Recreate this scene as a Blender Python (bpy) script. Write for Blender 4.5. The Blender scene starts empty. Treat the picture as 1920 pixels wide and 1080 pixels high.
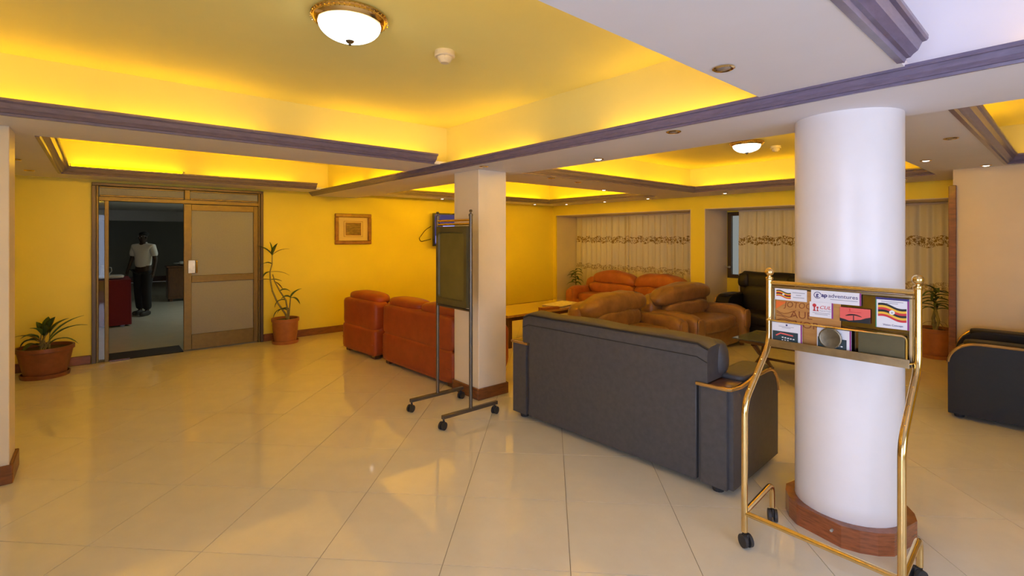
import bpy, bmesh, math, random
from mathutils import Vector, Matrix, noise
random.seed(7)
PI = math.pi
R = math.radians
scene = bpy.context.scene
C = scene.collection

# ---------------------------------------------------------------- camera
cam_d = bpy.data.cameras.new('camera')
cam_d.sensor_width = 36.0
cam_d.lens = 908.0 * 36.0 / 1920.0
cam_d.shift_y = -96.5 / 1920.0
cam_d.clip_start = 0.05
cam = bpy.data.objects.new('camera', cam_d)
cam.location = (0, 0, 1.65)
cam.rotation_euler = (R(90), 0, R(49.45 - 90))
C.objects.link(cam)
scene.camera = cam

# ---------------------------------------------------------------- light, world, exposure
scene.view_settings.view_transform = 'Standard'
scene.view_settings.look = 'None'
scene.view_settings.gamma = 1.0
scene.view_settings.use_curve_mapping = False
scene.view_settings.exposure = 0.43
scene.cycles.use_denoising = True
scene.cycles.use_adaptive_sampling = True
scene.cycles.adaptive_threshold = 0.035
scene.cycles.max_bounces = 8
scene.cycles.diffuse_bounces = 5
scene.cycles.glossy_bounces = 4
scene.cycles.transmission_bounces = 6
scene.cycles.sample_clamp_indirect = 6.0
scene.cycles.caustics_reflective = False
scene.cycles.caustics_refractive = False

w = bpy.data.worlds.new('World')
scene.world = w
w.use_nodes = True
bg = w.node_tree.nodes['Background']
bg.inputs[0].default_value = (0.88, 0.90, 0.88, 1)
bg.inputs[1].default_value = 0.24

def area(name, loc, rot, sx, sy, col, power, spread=180):
    l = bpy.data.lights.new(name, 'AREA')
    l.shape = 'RECTANGLE'
    l.size, l.size_y = sx, sy
    l.color = col
    l.energy = power
    l.spread = R(spread)
    o = bpy.data.objects.new(name, l)
    o.location = loc
    o.rotation_euler = rot
    C.objects.link(o)
    return o

DAY = (0.66, 0.73, 1.0)
# daylight through the glazed entrance (left) and the window behind the camera
area('entrance_daylight', (-2.93, -0.8, 1.20), (0, R(-90), 0), 2.2, 2.7, DAY, 60, 115)
area('rear_window_daylight', (1.0, -2.52, 1.35), (R(90), 0, 0), 3.2, 1.9, DAY, 38, 140)

YEL = (1.0, 0.57, 0.0)
TUBE = 8.5          # strength of the yellow cove tubes
LAMP = 3.0           # strength of the white ceiling domes

# ---------------------------------------------------------------- materials
MATS = {}
def mat(name, col, rough=0.5, metal=0.0, noise_amt=0.0, noise_scale=8.0, bump=0.0, bump_scale=60.0,
        spec=0.5, coat=0.0, trans=0.0, emit=None, estr=0.0, stretch=None, sheen=0.0, col2=None, alpha=1.0, ior=1.45):
    m = bpy.data.materials.new(name)
    m.use_nodes = True
    nt = m.node_tree
    b = nt.nodes['Principled BSDF']
    b.inputs['Base Color'].default_value = (*col, 1)
    b.inputs['Roughness'].default_value = rough
    b.inputs['Metallic'].default_value = metal
    b.inputs['Specular IOR Level'].default_value = spec
    b.inputs['Coat Weight'].default_value = coat
    b.inputs['Coat Roughness'].default_value = 0.12
    b.inputs['Transmission Weight'].default_value = trans
    b.inputs['IOR'].default_value = ior
    b.inputs['Sheen Weight'].default_value = sheen
    b.inputs['Alpha'].default_value = alpha
    if emit:
        b.inputs['Emission Color'].default_value = (*emit, 1)
        b.inputs['Emission Strength'].default_value = estr
    if noise_amt or col2 or bump:
        tc = nt.nodes.new('ShaderNodeTexCoord')
        mp = nt.nodes.new('ShaderNodeMapping')
        if stretch: mp.inputs['Scale'].default_value = stretch
        nt.links.new(tc.outputs['Object'], mp.inputs['Vector'])
    if noise_amt or col2:
        n = nt.nodes.new('ShaderNodeTexNoise')
        n.inputs['Scale'].default_value = noise_scale
        n.inputs['Detail'].default_value = 6
        n.inputs['Roughness'].default_value = 0.6
        nt.links.new(mp.outputs[0], n.inputs['Vector'])
        mx = nt.nodes.new('ShaderNodeMix')
        mx.data_type = 'RGBA'
        a = noise_amt
        c2 = col2 if col2 else tuple(min(1, c * (1 + a)) for c in col)
        c1 = col if col2 else tuple(c * (1 - a) for c in col)
        mx.inputs[6].default_value = (*c1, 1)
        mx.inputs[7].default_value = (*c2, 1)
        rmp = nt.nodes.new('ShaderNodeMapRange')
        rmp.inputs[1].default_value = 0.3
        rmp.inputs[2].default_value = 0.7
        nt.links.new(n.outputs['Fac'], rmp.inputs[0])
        nt.links.new(rmp.outputs[0], mx.inputs[0])
        nt.links.new(mx.outputs[2], b.inputs['Base Color'])
    if bump:
        n2 = nt.nodes.new('ShaderNodeTexNoise')
        n2.inputs['Scale'].default_value = bump_scale
        n2.inputs['Detail'].default_value = 3
        nt.links.new(mp.outputs[0], n2.inputs['Vector'])
        bp = nt.nodes.new('ShaderNodeBump')
        bp.inputs['Strength'].default_value = bump
        bp.inputs['Distance'].default_value = 0.01
        nt.links.new(n2.outputs['Fac'], bp.inputs['Height'])
        nt.links.new(bp.outputs[0], b.inputs['Normal'])
    MATS[name] = m
    return m

mat('ceiling_white', (0.80, 0.78, 0.84), 0.75, noise_amt=0.02, noise_scale=2)
mat('wall_paint', (0.88, 0.72, 0.07), 0.42, noise_amt=0.03, noise_scale=1.5, bump=0.02, bump_scale=90)
mat('reveal_paint', (0.72, 0.62, 0.54), 0.5, noise_amt=0.05, noise_scale=2)
mat('column_paint', (0.86, 0.82, 0.82), 0.32, noise_amt=0.03, noise_scale=3, bump=0.015, bump_scale=20)
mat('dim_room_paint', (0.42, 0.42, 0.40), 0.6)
mat('tile', (0.84, 0.785, 0.63), 0.06, noise_amt=0.035, noise_scale=5, spec=0.65)
mat('grout', (0.36, 0.29, 0.20), 0.8)
mat('moulding', (0.17, 0.138, 0.222), 0.28, noise_amt=0.18, noise_scale=14, stretch=(1, 1, 6), spec=0.6)
mat('brown_wood', (0.20, 0.07, 0.022), 0.42, noise_amt=0.3, noise_scale=9, stretch=(1, 1, 5), coat=0.15)
mat('column_yellowlit', (0.88, 0.76, 0.60), 0.35, noise_amt=0.03, noise_scale=3)  # white column paint with the yellow cove light put into its colour
mat('wall_paint_whitelit', (0.74, 0.57, 0.34), 0.42, noise_amt=0.04, noise_scale=2, bump=0.02, bump_scale=90)  # same wall paint, with the whiter light on this wall painted in as tan
mat('dark_wood', (0.10, 0.035, 0.013), 0.3, noise_amt=0.3, noise_scale=9, stretch=(4, 1, 1), coat=0.5)
mat('plinth_wood', (0.30, 0.085, 0.025), 0.22, noise_amt=0.35, noise_scale=12, stretch=(1, 1, 7), coat=0.6)
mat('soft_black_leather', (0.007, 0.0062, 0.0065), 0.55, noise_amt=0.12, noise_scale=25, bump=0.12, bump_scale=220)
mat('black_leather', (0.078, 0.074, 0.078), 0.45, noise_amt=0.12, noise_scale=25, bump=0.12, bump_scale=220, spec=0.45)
mat('red_leather', (0.33, 0.062, 0.018), 0.40, noise_amt=0.12, noise_scale=10, bump=0.10, bump_scale=120)
mat('rust_leather', (0.34, 0.105, 0.042), 0.38, noise_amt=0.18, noise_scale=7, bump=0.18, bump_scale=26)
mat('brown_leather', (0.25, 0.13, 0.06), 0.30, noise_amt=0.28, noise_scale=6, bump=0.35, bump_scale=22, spec=0.6)
mat('bronze', (0.17, 0.115, 0.035), 0.42, metal=0.5, noise_amt=0.1, noise_scale=20)
mat('dark_bronze', (0.10, 0.07, 0.045), 0.4, metal=0.6)
mat('brass', (0.80, 0.58, 0.26), 0.16, metal=1.0, noise_amt=0.08, noise_scale=14)
mat('dull_brass', (0.42, 0.33, 0.20), 0.30, metal=1.0, noise_amt=0.25, noise_scale=10)
mat('gold_trim', (0.55, 0.34, 0.12), 0.22, metal=0.7)
mat('steel_dark', (0.16, 0.135, 0.11), 0.35, metal=0.8)
mat('board_olive', (0.10, 0.082, 0.03), 0.45, noise_amt=0.25, noise_scale=6)
mat('board_face', (0.15, 0.125, 0.035), 0.35, noise_amt=0.15, noise_scale=4)
mat('panel_brass', (0.30, 0.22, 0.12), 0.14, metal=1.0, noise_amt=0.2, noise_scale=6)
mat('pewter', (0.17, 0.145, 0.10), 0.38, metal=0.8, noise_amt=0.25, noise_scale=30)
mat('seam_dark', (0.018, 0.016, 0.016), 0.6)
mat('polished_wood', (0.42, 0.22, 0.07), 0.08, noise_amt=0.25, noise_scale=9, stretch=(1, 5, 1), coat=1.0)
mat('rubber', (0.035, 0.032, 0.032), 0.55)
mat('frost_glass', (0.40, 0.39, 0.37), 0.38, trans=0.35, noise_amt=0.08, noise_scale=60, bump=0.15, bump_scale=180)
mat('table_glass', (0.75, 0.82, 0.78), 0.03, trans=0.85, ior=1.3)
mat('terracotta', (0.36, 0.13, 0.045), 0.5, noise_amt=0.12, noise_scale=12)
mat('terracotta_dark', (0.21, 0.07, 0.03), 0.38, noise_amt=0.2, noise_scale=10)
mat('soil', (0.07, 0.045, 0.025), 0.9, noise_amt=0.4, noise_scale=40)
mat('leaf_green', (0.13, 0.21, 0.045), 0.42, noise_amt=0.3, noise_scale=12)
mat('leaf_dark', (0.06, 0.105, 0.028), 0.45, noise_amt=0.3, noise_scale=12)
mat('leaf_dry', (0.26, 0.17, 0.06), 0.6, noise_amt=0.3, noise_scale=12)
mat('stem', (0.25, 0.22, 0.09), 0.6, noise_amt=0.3, noise_scale=30)
mat('paper', (0.80, 0.79, 0.83), 0.6)
mat('paper_warm', (0.76, 0.68, 0.50), 0.6, noise_amt=0.2, noise_scale=20)
mat('ink_navy', (0.035, 0.025, 0.16), 0.5)
mat('ink_grey', (0.36, 0.36, 0.42), 0.6)
mat('ink_black', (0.012, 0.012, 0.014), 0.5)
mat('ink_red', (0.62, 0.035, 0.04), 0.5)
mat('ink_coral', (0.80, 0.13, 0.11), 0.45)
mat('ink_brown', (0.26, 0.07, 0.015), 0.5)
mat('ink_purple', (0.28, 0.03, 0.22), 0.5)
mat('ink_green', (0.02, 0.22, 0.09), 0.5)
mat('ink_teal', (0.03, 0.055, 0.065), 0.4)
mat('flag_yellow', (0.85, 0.50, 0.04), 0.5)
mat('white_print', (0.85, 0.85, 0.83), 0.5)
mat('poster_wood', (0.58, 0.29, 0.075), 0.4, col2=(0.44, 0.19, 0.05), noise_scale=5, stretch=(1, 6, 1))
mat('poster_orange', (0.75, 0.16, 0.03), 0.4)
def glass_mat():
    m = bpy.data.materials.new('clear_glass'); m.use_nodes = True
    nt = m.node_tree; out = nt.nodes['Material Output']; nt.nodes.remove(nt.nodes['Principled BSDF'])
    tr = nt.nodes.new('ShaderNodeBsdfTransparent'); tr.inputs[0].default_value = (0.93, 0.96, 0.95, 1)
    gl = nt.nodes.new('ShaderNodeBsdfGlossy'); gl.inputs['Roughness'].default_value = 0.03
    fr = nt.nodes.new('ShaderNodeFresnel'); fr.inputs[0].default_value = 1.45
    ms = nt.nodes.new('ShaderNodeMixShader')
    nt.links.new(fr.outputs[0], ms.inputs[0]); nt.links.new(tr.outputs[0], ms.inputs[1]); nt.links.new(gl.outputs[0], ms.inputs[2])
    nt.links.new(ms.outputs[0], out.inputs[0]); MATS['clear_glass'] = m
glass_mat()
mat('plastic_cream', (0.72, 0.64, 0.50), 0.4)
mat('plastic_black', (0.014, 0.013, 0.015), 0.25)
mat('screen', (0.01, 0.01, 0.03), 0.12, emit=(0.10, 0.10, 0.42), estr=0.25)
mat('screen_glow', (0.1, 0.1, 0.3), 0.2, emit=(0.30, 0.34, 0.95), estr=0.9)
mat('mat_board', (0.74, 0.56, 0.24), 0.6)
mat('picture_print', (0.20, 0.12, 0.04), 0.5, noise_amt=0.6, noise_scale=14, stretch=(1, 1, 4))
mat('frame_wood', (0.27, 0.115, 0.04), 0.3, noise_amt=0.3, noise_scale=12, coat=0.4)
mat('red_cloth', (0.17, 0.008, 0.014), 0.8)
mat('white_cloth', (0.62, 0.62, 0.60), 0.8)
mat('shirt_white', (0.72, 0.70, 0.68), 0.8, bump=0.2, bump_scale=30)
mat('trouser_black', (0.012, 0.012, 0.014), 0.8)
mat('skin_dark', (0.045, 0.026, 0.018), 0.5)
mat('hair_black', (0.008, 0.007, 0.007), 0.7)
mat('tube_light', (1, 0.7, 0.1), 0.5, emit=YEL, estr=TUBE)
mat('tube_light_added', (1, 0.7, 0.1), 0.5, emit=YEL, estr=TUBE * 10.5)  # added tubes out of view, overdriven to brighten the room with yellow
mat('tray_yellowlit', (0.84, 0.76, 0.30), 0.75, noise_amt=0.02, noise_scale=2)  # ceiling paint with the yellow of the tubes put into its colour
mat('tube_cap', (0.5, 0.5, 0.48), 0.4, metal=0.5)
mat('dome_glass', (0.9, 0.95, 0.95), 0.25, emit=(0.88, 1.0, 1.0), estr=LAMP)
def dome_mat():
    m = MATS['dome_glass']; nt = m.node_tree; b = nt.nodes['Principled BSDF']
    tc = nt.nodes.new('ShaderNodeTexCoord'); v = nt.nodes.new('ShaderNodeTexNoise'); v.inputs['Scale'].default_value = 9
    nt.links.new(tc.outputs['Object'], v.inputs['Vector'])
    mr = nt.nodes.new('ShaderNodeMapRange'); mr.inputs[1].default_value = 0.35; mr.inputs[2].default_value = 0.6
    mr.inputs[3].default_value = LAMP * 0.22; mr.inputs[4].default_value = LAMP * 1.1
    nt.links.new(v.outputs['Fac'], mr.inputs[0]); nt.links.new(mr.outputs[0], b.inputs['Emission Strength'])
dome_mat()
mat('spot_lit', (1, 0.95, 0.85), 0.3, emit=(1.0, 0.86, 0.70), estr=6.0)
mat('spot_off', (0.5, 0.45, 0.4), 0.2, metal=0.6)
mat('outside_grey', (0.30, 0.31, 0.30), 0.8)

def curtain_mat():
    m = bpy.data.materials.new('curtain_voile')
    m.use_nodes = True
    nt = m.node_tree
    b = nt.nodes['Principled BSDF']
    b.inputs['Roughness'].default_value = 0.8
    b.inputs['Specular IOR Level'].default_value = 0.1
    tc = nt.nodes.new('ShaderNodeTexCoord')
    sx = nt.nodes.new('ShaderNodeSeparateXYZ')
    nt.links.new(tc.outputs['Object'], sx.inputs[0])
    def math_(op, a, bb=None):
        n = nt.nodes.new('ShaderNodeMath'); n.operation = op
        for i, v in enumerate((a, bb)):
            if v is None: continue
            if isinstance(v, (int, float)): n.inputs[i].default_value = v
            else: nt.links.new(v, n.inputs[i])
        return n.outputs[0]
    def band(zc, half):
        # 1 inside a wavy embroidered band, broken up by a vine-like noise
        wav = math_('MULTIPLY', math_('SINE', math_('MULTIPLY', sx.outputs['Y'], 21.0)), 0.018)
        d = math_('ABSOLUTE', math_('SUBTRACT', math_('SUBTRACT', sx.outputs['Z'], zc), wav))
        return math_('LESS_THAN', d, half)
    v = nt.nodes.new('ShaderNodeTexVoronoi'); v.inputs['Scale'].default_value = 17
    v.feature = 'F1'
    nt.links.new(tc.outputs['Object'], v.inputs['Vector'])
    n = nt.nodes.new('ShaderNodeTexNoise'); n.inputs['Scale'].default_value = 26
    nt.links.new(tc.outputs['Object'], n.inputs['Vector'])
    spots = math_('LESS_THAN', v.outputs['Distance'], 0.36)
    vine = math_('LESS_THAN', math_('ABSOLUTE', math_('SUBTRACT', n.outputs['Fac'], 0.5)), 0.045)
    pat = math_('MAXIMUM', spots, vine)
    allb = math_('MAXIMUM', math_('MULTIPLY', band(1.575, 0.075), pat), math_('MULTIPLY', band(0.92, 0.06), math_('MULTIPLY', pat, 0.7)))
    mx = nt.nodes.new('ShaderNodeMix'); mx.data_type = 'RGBA'
    mx.inputs[6].default_value = (0.86, 0.78, 0.58, 1)
    mx.inputs[7].default_value = (0.34, 0.22, 0.07, 1)
    nt.links.new(allb, mx.inputs[0])
    nt.links.new(mx.outputs[2], b.inputs['Base Color'])
    tr = nt.nodes.new('ShaderNodeBsdfTranslucent')
    nt.links.new(mx.outputs[2], tr.inputs[0])
    ms = nt.nodes.new('ShaderNodeMixShader'); ms.inputs[0].default_value = 0.25
    nt.links.new(b.outputs[0], ms.inputs[1]); nt.links.new(tr.outputs[0], ms.inputs[2])
    nt.links.new(ms.outputs[0], nt.nodes['Material Output'].inputs[0])
    MATS['curtain'] = m
curtain_mat()

# ---------------------------------------------------------------- helpers
def NB(): return bmesh.new()

def obj(name, bm, m, parent=None, smooth=False, loc=None, rot=None, angle=40):
    me = bpy.data.meshes.new(name)
    if isinstance(bm, bpy.types.Mesh):
        me = bm
    else:
        bmesh.ops.recalc_face_normals(bm, faces=bm.faces[:])
        bm.to_mesh(me); bm.free()
    if m and not me.materials:
        me.materials.append(MATS[m])
    o = bpy.data.objects.new(name, me)
    C.objects.link(o)
    if parent: o.parent = parent
    if loc: o.location = loc
    if rot: o.rotation_euler = rot
    if smooth:
        for p in me.polygons: p.use_smooth = True
        if angle:
            try: me.set_sharp_from_angle(angle=R(angle))
            except Exception: pass
    return o

def empty(name, loc=(0, 0, 0), rotz=0.0, rot=None):
    o = bpy.data.objects.new(name, None)
    o.empty_display_size = 0.1
    o.location = loc
    o.rotation_euler = rot if rot else (0, 0, rotz)
    C.objects.link(o)
    return o

def tag(o, label, cat, group=None):
    o['label'] = label
    o['category'] = cat
    if group: o['group'] = group
    return o

def thing(name, label, cat, loc=(0, 0, 0), rotz=0.0, group=None, rot=None):
    return tag(empty(name, loc, rotz, rot), label, cat, group)

def struct(o):
    o['kind'] = 'structure'
    return o

def dup(root, loc, rotz=None, label=None):
    def cp(o, parent):
        c = o.copy(); C.objects.link(c); c.parent = parent
        for ch in o.children: cp(ch, c)
        return c
    r = cp(root, None)
    r.location = loc
    if rotz is not None: r.rotation_euler = (0, 0, rotz)
    if label: r['label'] = label
    return r

def box(bm, x0, x1, y0, y1, z0, z1, bev=0.0, seg=2, M=None):
    r = bmesh.ops.create_cube(bm, size=1.0)
    vs = r['verts']
    for v in vs:
        v.co = Vector(((x0 + x1) / 2 + v.co.x * (x1 - x0), (y0 + y1) / 2 + v.co.y * (y1 - y0), (z0 + z1) / 2 + v.co.z * (z1 - z0)))
    if bev > 0:
        es = list({e for v in vs for e in v.link_edges})
        r2 = bmesh.ops.bevel(bm, geom=es, offset=bev, segments=seg, affect='EDGES', profile=0.5)
        vs = list({v for f in r2['faces'] for v in f.verts} | {v for v in vs if v.is_valid})
    if M is not None:
        for v in vs: v.co = M @ v.co
    return vs

def cyl(bm, p0, p1, r0, r1=None, n=16, caps=True):
    if r1 is None: r1 = r0
    p0, p1 = Vector(p0), Vector(p1)
    d = (p1 - p0)
    q = Vector((0, 0, 1)).rotation_difference(d.normalized())
    ring = []
    for p, r in ((p0, r0), (p1, r1)):
        ring.append([bm.verts.new(p + q @ Vector((r * math.cos(2 * PI * i / n), r * math.sin(2 * PI * i / n), 0))) for i in range(n)])
    for i in range(n):
        j = (i + 1) % n
        bm.faces.new((ring[0][i], ring[0][j], ring[1][j], ring[1][i]))
    if caps:
        bm.faces.new(ring[0][::-1]); bm.faces.new(ring[1])

def tube(bm, pts, r, n=12, caps=True, closed=False):
    """tube through points; radius may be a list"""
    P = [Vector(p) for p in pts]
    k = len(P)
    rs = r if isinstance(r, (list, tuple)) else [r] * k
    rings = []
    up = None
    for i in range(k):
        if closed: t = P[(i + 1) % k] - P[i - 1]
        elif i == 0: t = P[1] - P[0]
        elif i == k - 1: t = P[-1] - P[-2]
        else: t = (P[i + 1] - P[i]).normalized() + (P[i] - P[i - 1]).normalized()
        t.normalize()
        if up is None:
            up = Vector((0, 0, 1)) if abs(t.z) < 0.9 else Vector((1, 0, 0))
        a = t.cross(up)
        if a.length < 1e-4: a = t.cross(Vector((0.3, 1, 0.2)))
        a.normalize()
        b = a.cross(t).normalized()
        up = b
        rings.append([bm.verts.new(P[i] + (a * math.cos(2 * PI * j / n) + b * math.sin(2 * PI * j / n)) * rs[i]) for j in range(n)])
    m = k if closed else k - 1
    for i in range(m):
        A, B = rings[i], rings[(i + 1) % k]
        for j in range(n):
            l = (j + 1) % n
            bm.faces.new((A[j], A[l], B[l], B[j]))
    if caps and not closed:
        bm.faces.new(rings[0][::-1]); bm.faces.new(rings[-1])

def bend(pts, rad, seg=6):
    """round the corners of a polyline"""
    P = [Vector(p) for p in pts]
    out = [P[0]]
    for i in range(1, len(P) - 1):
        a, b, c = P[i - 1], P[i], P[i + 1]
        d1 = (a - b); d2 = (c - b)
        rr = min(rad, d1.length * 0.45, d2.length * 0.45)
        s = b + d1.normalized() * rr; e = b + d2.normalized() * rr
        for k in range(seg + 1):
            t = k / seg
            out.append(s * (1 - t) ** 2 + b * 2 * t * (1 - t) + e * t * t)
    out.append(P[-1])
    return out

def lathe(bm, prof, n=32, cx=0, cy=0, caps=True):
    rings = []
    for r, z in prof:
        if r < 1e-5:
            rings.append([bm.verts.new((cx, cy, z))])
        else:
            rings.append([bm.verts.new((cx + r * math.cos(2 * PI * i / n), cy + r * math.sin(2 * PI * i / n), z)) for i in range(n)])
    for A, B in zip(rings, rings[1:]):
        for i in range(n):
            j = (i + 1) % n
            if len(A) == 1 and len(B) == 1: continue
            if len(A) == 1: bm.faces.new((A[0], B[j], B[i]))
            elif len(B) == 1: bm.faces.new((A[i], A[j], B[0]))
            else: bm.faces.new((A[i], A[j], B[j], B[i]))
    if caps:
        if len(rings[0]) > 1: bm.faces.new(rings[0][::-1])
        if len(rings[-1]) > 1: bm.faces.new(rings[-1])

def prism(bm, poly, fn, h0, h1):
    """extrude polygon poly[(a,b)] between h0,h1 ; fn(a,b,h)->xyz"""
    A = [bm.verts.new(fn(a, b, h0)) for a, b in poly]
    B = [bm.verts.new(fn(a, b, h1)) for a, b in poly]
    n = len(poly)
    for i in range(n):
        j = (i + 1) % n
        bm.faces.new((A[i], A[j], B[j], B[i]))
    bm.faces.new(A[::-1]); bm.faces.new(B)

def puff(bm, c, s, k=5.0, n=8, wr=0.0, seed=0, fn=None, fq=6.0):
    """rounded cushion (superellipsoid) centred c, full size s"""
    m = n + 1
    V = {}
    def vv(i, j, l):
        key = (i, j, l)
        if key not in V:
            u = Vector((2 * i / m - 1, 2 * j / m - 1, 2 * l / m - 1))
            ln = (abs(u.x) ** k + abs(u.y) ** k + abs(u.z) ** k) ** (1.0 / k)
            p = u / ln
            q = Vector((p.x * s[0] / 2, p.y * s[1] / 2, p.z * s[2] / 2))
            if wr:
                q += q.normalized() * (noise.noise(q * fq + Vector((seed * 3.1, seed, 0))) * wr)
            if fn: q = Vector(fn(q))
            V[key] = bm.verts.new(Vector(c) + q)
        return V[key]
    for a in range(m):
        for b in range(m):
            for e, fl in ((0, True), (m, False)):
                for ax in range(3):
                    quad = []
                    for da, db in ((0, 0), (1, 0), (1, 1), (0, 1)):
                        t = [a + da, b + db]; t.insert(ax, e)
                        quad.append(vv(*t))
                    bm.faces.new(quad if not fl else quad[::-1])

def text_mesh(body, size, align='LEFT', shear=0.0, offset=0.0, extrude=0.0004):
    cu = bpy.data.curves.new('t', 'FONT')
    cu.body = body; cu.size = size; cu.align_x = align; cu.shear = shear
    cu.offset = offset; cu.extrude = extrude
    cu.resolution_u = 3
    o = bpy.data.objects.new('t', cu)
    C.objects.link(o)
    dg = bpy.context.evaluated_depsgraph_get()
    me = bpy.data.meshes.new_from_object(o.evaluated_get(dg))
    bpy.data.objects.remove(o); bpy.data.curves.remove(cu)
    return me
# ================================================================ THE SETTING
X0, X1, Y0, Y1 = -3.0, 9.30, -2.6, 8.33       # room shell
ZB, ZP, ZT = 2.33, 2.39, 2.80                 # beam underside, soffit, tray ceiling
LEDGE, BACK = 0.03, 0.13

# ---- floor: grout bed and 45-degree tiles, each tile its own piece
bm = NB(); box(bm, X0 - 0.1, X1, Y0 - 0.1, Y1 + 0.2, -0.12, -0.003)
floor = struct(obj('floor', bm, 'grout'))
TS, GAP = 0.64, 0.0035
c45 = math.sqrt(0.5)
P0, Q0 = -0.537, 2.40
D = Vector((math.cos(R(49.45)), math.sin(R(49.45)))); RT = Vector((D.y, -D.x))
def clip(poly, ax, v, keep_less):
    out = []
    for i in range(len(poly)):
        a, b = poly[i], poly[(i + 1) % len(poly)]
        ia = (a[ax] <= v) if keep_less else (a[ax] >= v)
        ib = (b[ax] <= v) if keep_less else (b[ax] >= v)
        if ia: out.append(a)
        if ia != ib:
            t = (v - a[ax]) / (b[ax] - a[ax])
            out.append((a[0] + (b[0] - a[0]) * t, a[1] + (b[1] - a[1]) * t))
    return out
full_mesh = None
rest = NB()
cand = []
for i in range(-16, 20):
    for j in range(-16, 24):
        p, q = P0 + (i + 0.5) * TS, Q0 + (j + 0.5) * TS
        cx, cy = (p + q) * c45, (q - p) * c45
        h = (TS - GAP) / 2
        poly = []
        for a, b in ((-h, -h), (h, -h), (h, h), (-h, h)):
            pp, qq = p + a, q + b
            poly.append(((pp + qq) * c45, (qq - pp) * c45))
        n0 = len(poly)
        cl = poly
        for ax, v, k in ((0, X0, False), (0, X1, True), (1, Y0, False), (1, Y1, True)):
            cl = clip(cl, ax, v, k)
            if len(cl) < 3: break
        if len(cl) < 3: continue
        ar = 0.5 * abs(sum(cl[k][0] * cl[(k + 1) % len(cl)][1] - cl[(k + 1) % len(cl)][0] * cl[k][1] for k in range(len(cl))))
        if ar < 0.004: continue
        whole = ar > 0.999 * (TS - GAP) ** 2
        d = Vector((cx, cy)).dot(D); l = Vector((cx, cy)).dot(RT)
        hid = (cx > 7.25 and cy < 0.85)
        seen = d > 1.5 and abs(l / d) < 1.18 and not hid
        cand.append((d if seen else 1e9, cx, cy, cl, whole))
cand.sort(key=lambda t: t[0])
for k, (d, cx, cy, cl, whole) in enumerate(cand):
    if d < 1e8 and k < 295:
        if whole:
            if full_mesh is None:
                b2 = NB(); prism(b2, [(a - cx, b - cy) for a, b in cl], lambda a, b, h: (a, b, h), -0.008, 0.0)
                o = obj('tile', b2, 'tile', floor, loc=(cx, cy, 0)); full_mesh = o.data
            else:
                o = bpy.data.objects.new('tile', full_mesh); C.objects.link(o); o.parent = floor; o.location = (cx, cy, 0)
        else:
            b2 = NB(); prism(b2, [(a - cx, b - cy) for a, b in cl], lambda a, b, h: (a, b, h), -0.008, 0.0)
            obj('tile', b2, 'tile', floor, loc=(cx, cy, 0))
    else:
        prism(rest, cl, lambda a, b, h: (a, b, h), -0.008, 0.0)
o = obj('tiles', rest, 'tile', floor); o['kind'] = 'stuff'

# ---- ceiling: soffit plate with tray openings, coves set back, flat tray tops
def plate(bm, rect, holes, z0, z1):
    xs = sorted({rect[0], rect[1], *[h[0] for h in holes], *[h[1] for h in holes]})
    ys = sorted({rect[2], rect[3], *[h[2] for h in holes], *[h[3] for h in holes]})
    def solid(i, j):
        if i < 0 or j < 0 or i >= len(xs) - 1 or j >= len(ys) - 1: return False
        x, y = (xs[i] + xs[i + 1]) / 2, (ys[j] + ys[j + 1]) / 2
        if not (rect[0] < x < rect[1] and rect[2] < y < rect[3]): return False
        return not any(h[0] < x < h[1] and h[2] < y < h[3] for h in holes)
    V = {}
    def vv(x, y, z):
        k = (x, y, z)
        if k not in V: V[k] = bm.verts.new(k)
        return V[k]
    for i in range(len(xs) - 1):
        for j in range(len(ys) - 1):
            if not solid(i, j): continue
            a, b, c, d = xs[i], xs[i + 1], ys[j], ys[j + 1]
            bm.faces.new((vv(a, c, z0), vv(a, d, z0), vv(b, d, z0), vv(b, c, z0)))
            bm.faces.new((vv(a, c, z1), vv(b, c, z1), vv(b, d, z1), vv(a, d, z1)))
            for (di, dj, p, q) in ((-1, 0, (a, d), (a, c)), (1, 0, (b, c), (b, d)), (0, -1, (a, c), (b, c)), (0, 1, (b, d), (a, d))):
                if not solid(i + di, j + dj):
                    bm.faces.new((vv(*p, z0), vv(*q, z0), vv(*q, z1), vv(*p, z1)))

BX0, BX1 = 2.73, 3.47                          # the dropped long beam
TR = {  # x0, x1, y0, y1 of the tray openings
    't1': (-0.95, 2.70, 1.10, 4.25), 't2': (-0.34, 2.70, 4.98, 7.75), 't3': (-0.40, 2.70, -2.1, 0.49),
    't4': (3.50, 7.75, 5.00, 7.75), 't5': (3.50, 7.60, 1.10, 4.20), 't6': (3.50, 7.05, -2.1, 0.48)}
low, high = [], []
for k, (a, b, c, d) in TR.items():
    left = k in ('t1', 't2', 't3')
    # along the long beam the cove floor is the beam itself
    low.append((a if left else BX1 - 0.10, BX0 + 0.10 if left else b, c, d))
    high.append((a - BACK if left else BX1 - 0.10, BX0 + 0.10 if left else b + BACK, c - BACK, d + BACK))
RECT = (X0 - 0.1, X1 + 0.3, Y0 - 0.1, Y1 + 0.1)
bm = NB()
plate(bm, RECT, low, ZP, ZP + LEDGE)
ceiling = struct(obj('ceiling', bm, 'ceiling_white'))
bm = NB()
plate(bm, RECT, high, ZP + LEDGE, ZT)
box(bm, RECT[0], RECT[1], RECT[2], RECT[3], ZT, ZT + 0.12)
rec = obj('tray_recess', bm, 'tray_yellowlit', ceiling)
rec.data.materials.append(MATS['ceiling_white'])              # bay without tube light kept white; yellow light is painted into the rest
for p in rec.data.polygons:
    if p.center.x < BX0 + 0.2 and p.center.y < 0.66 and p.center.z < ZT - 0.001: p.material_index = 1
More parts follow.
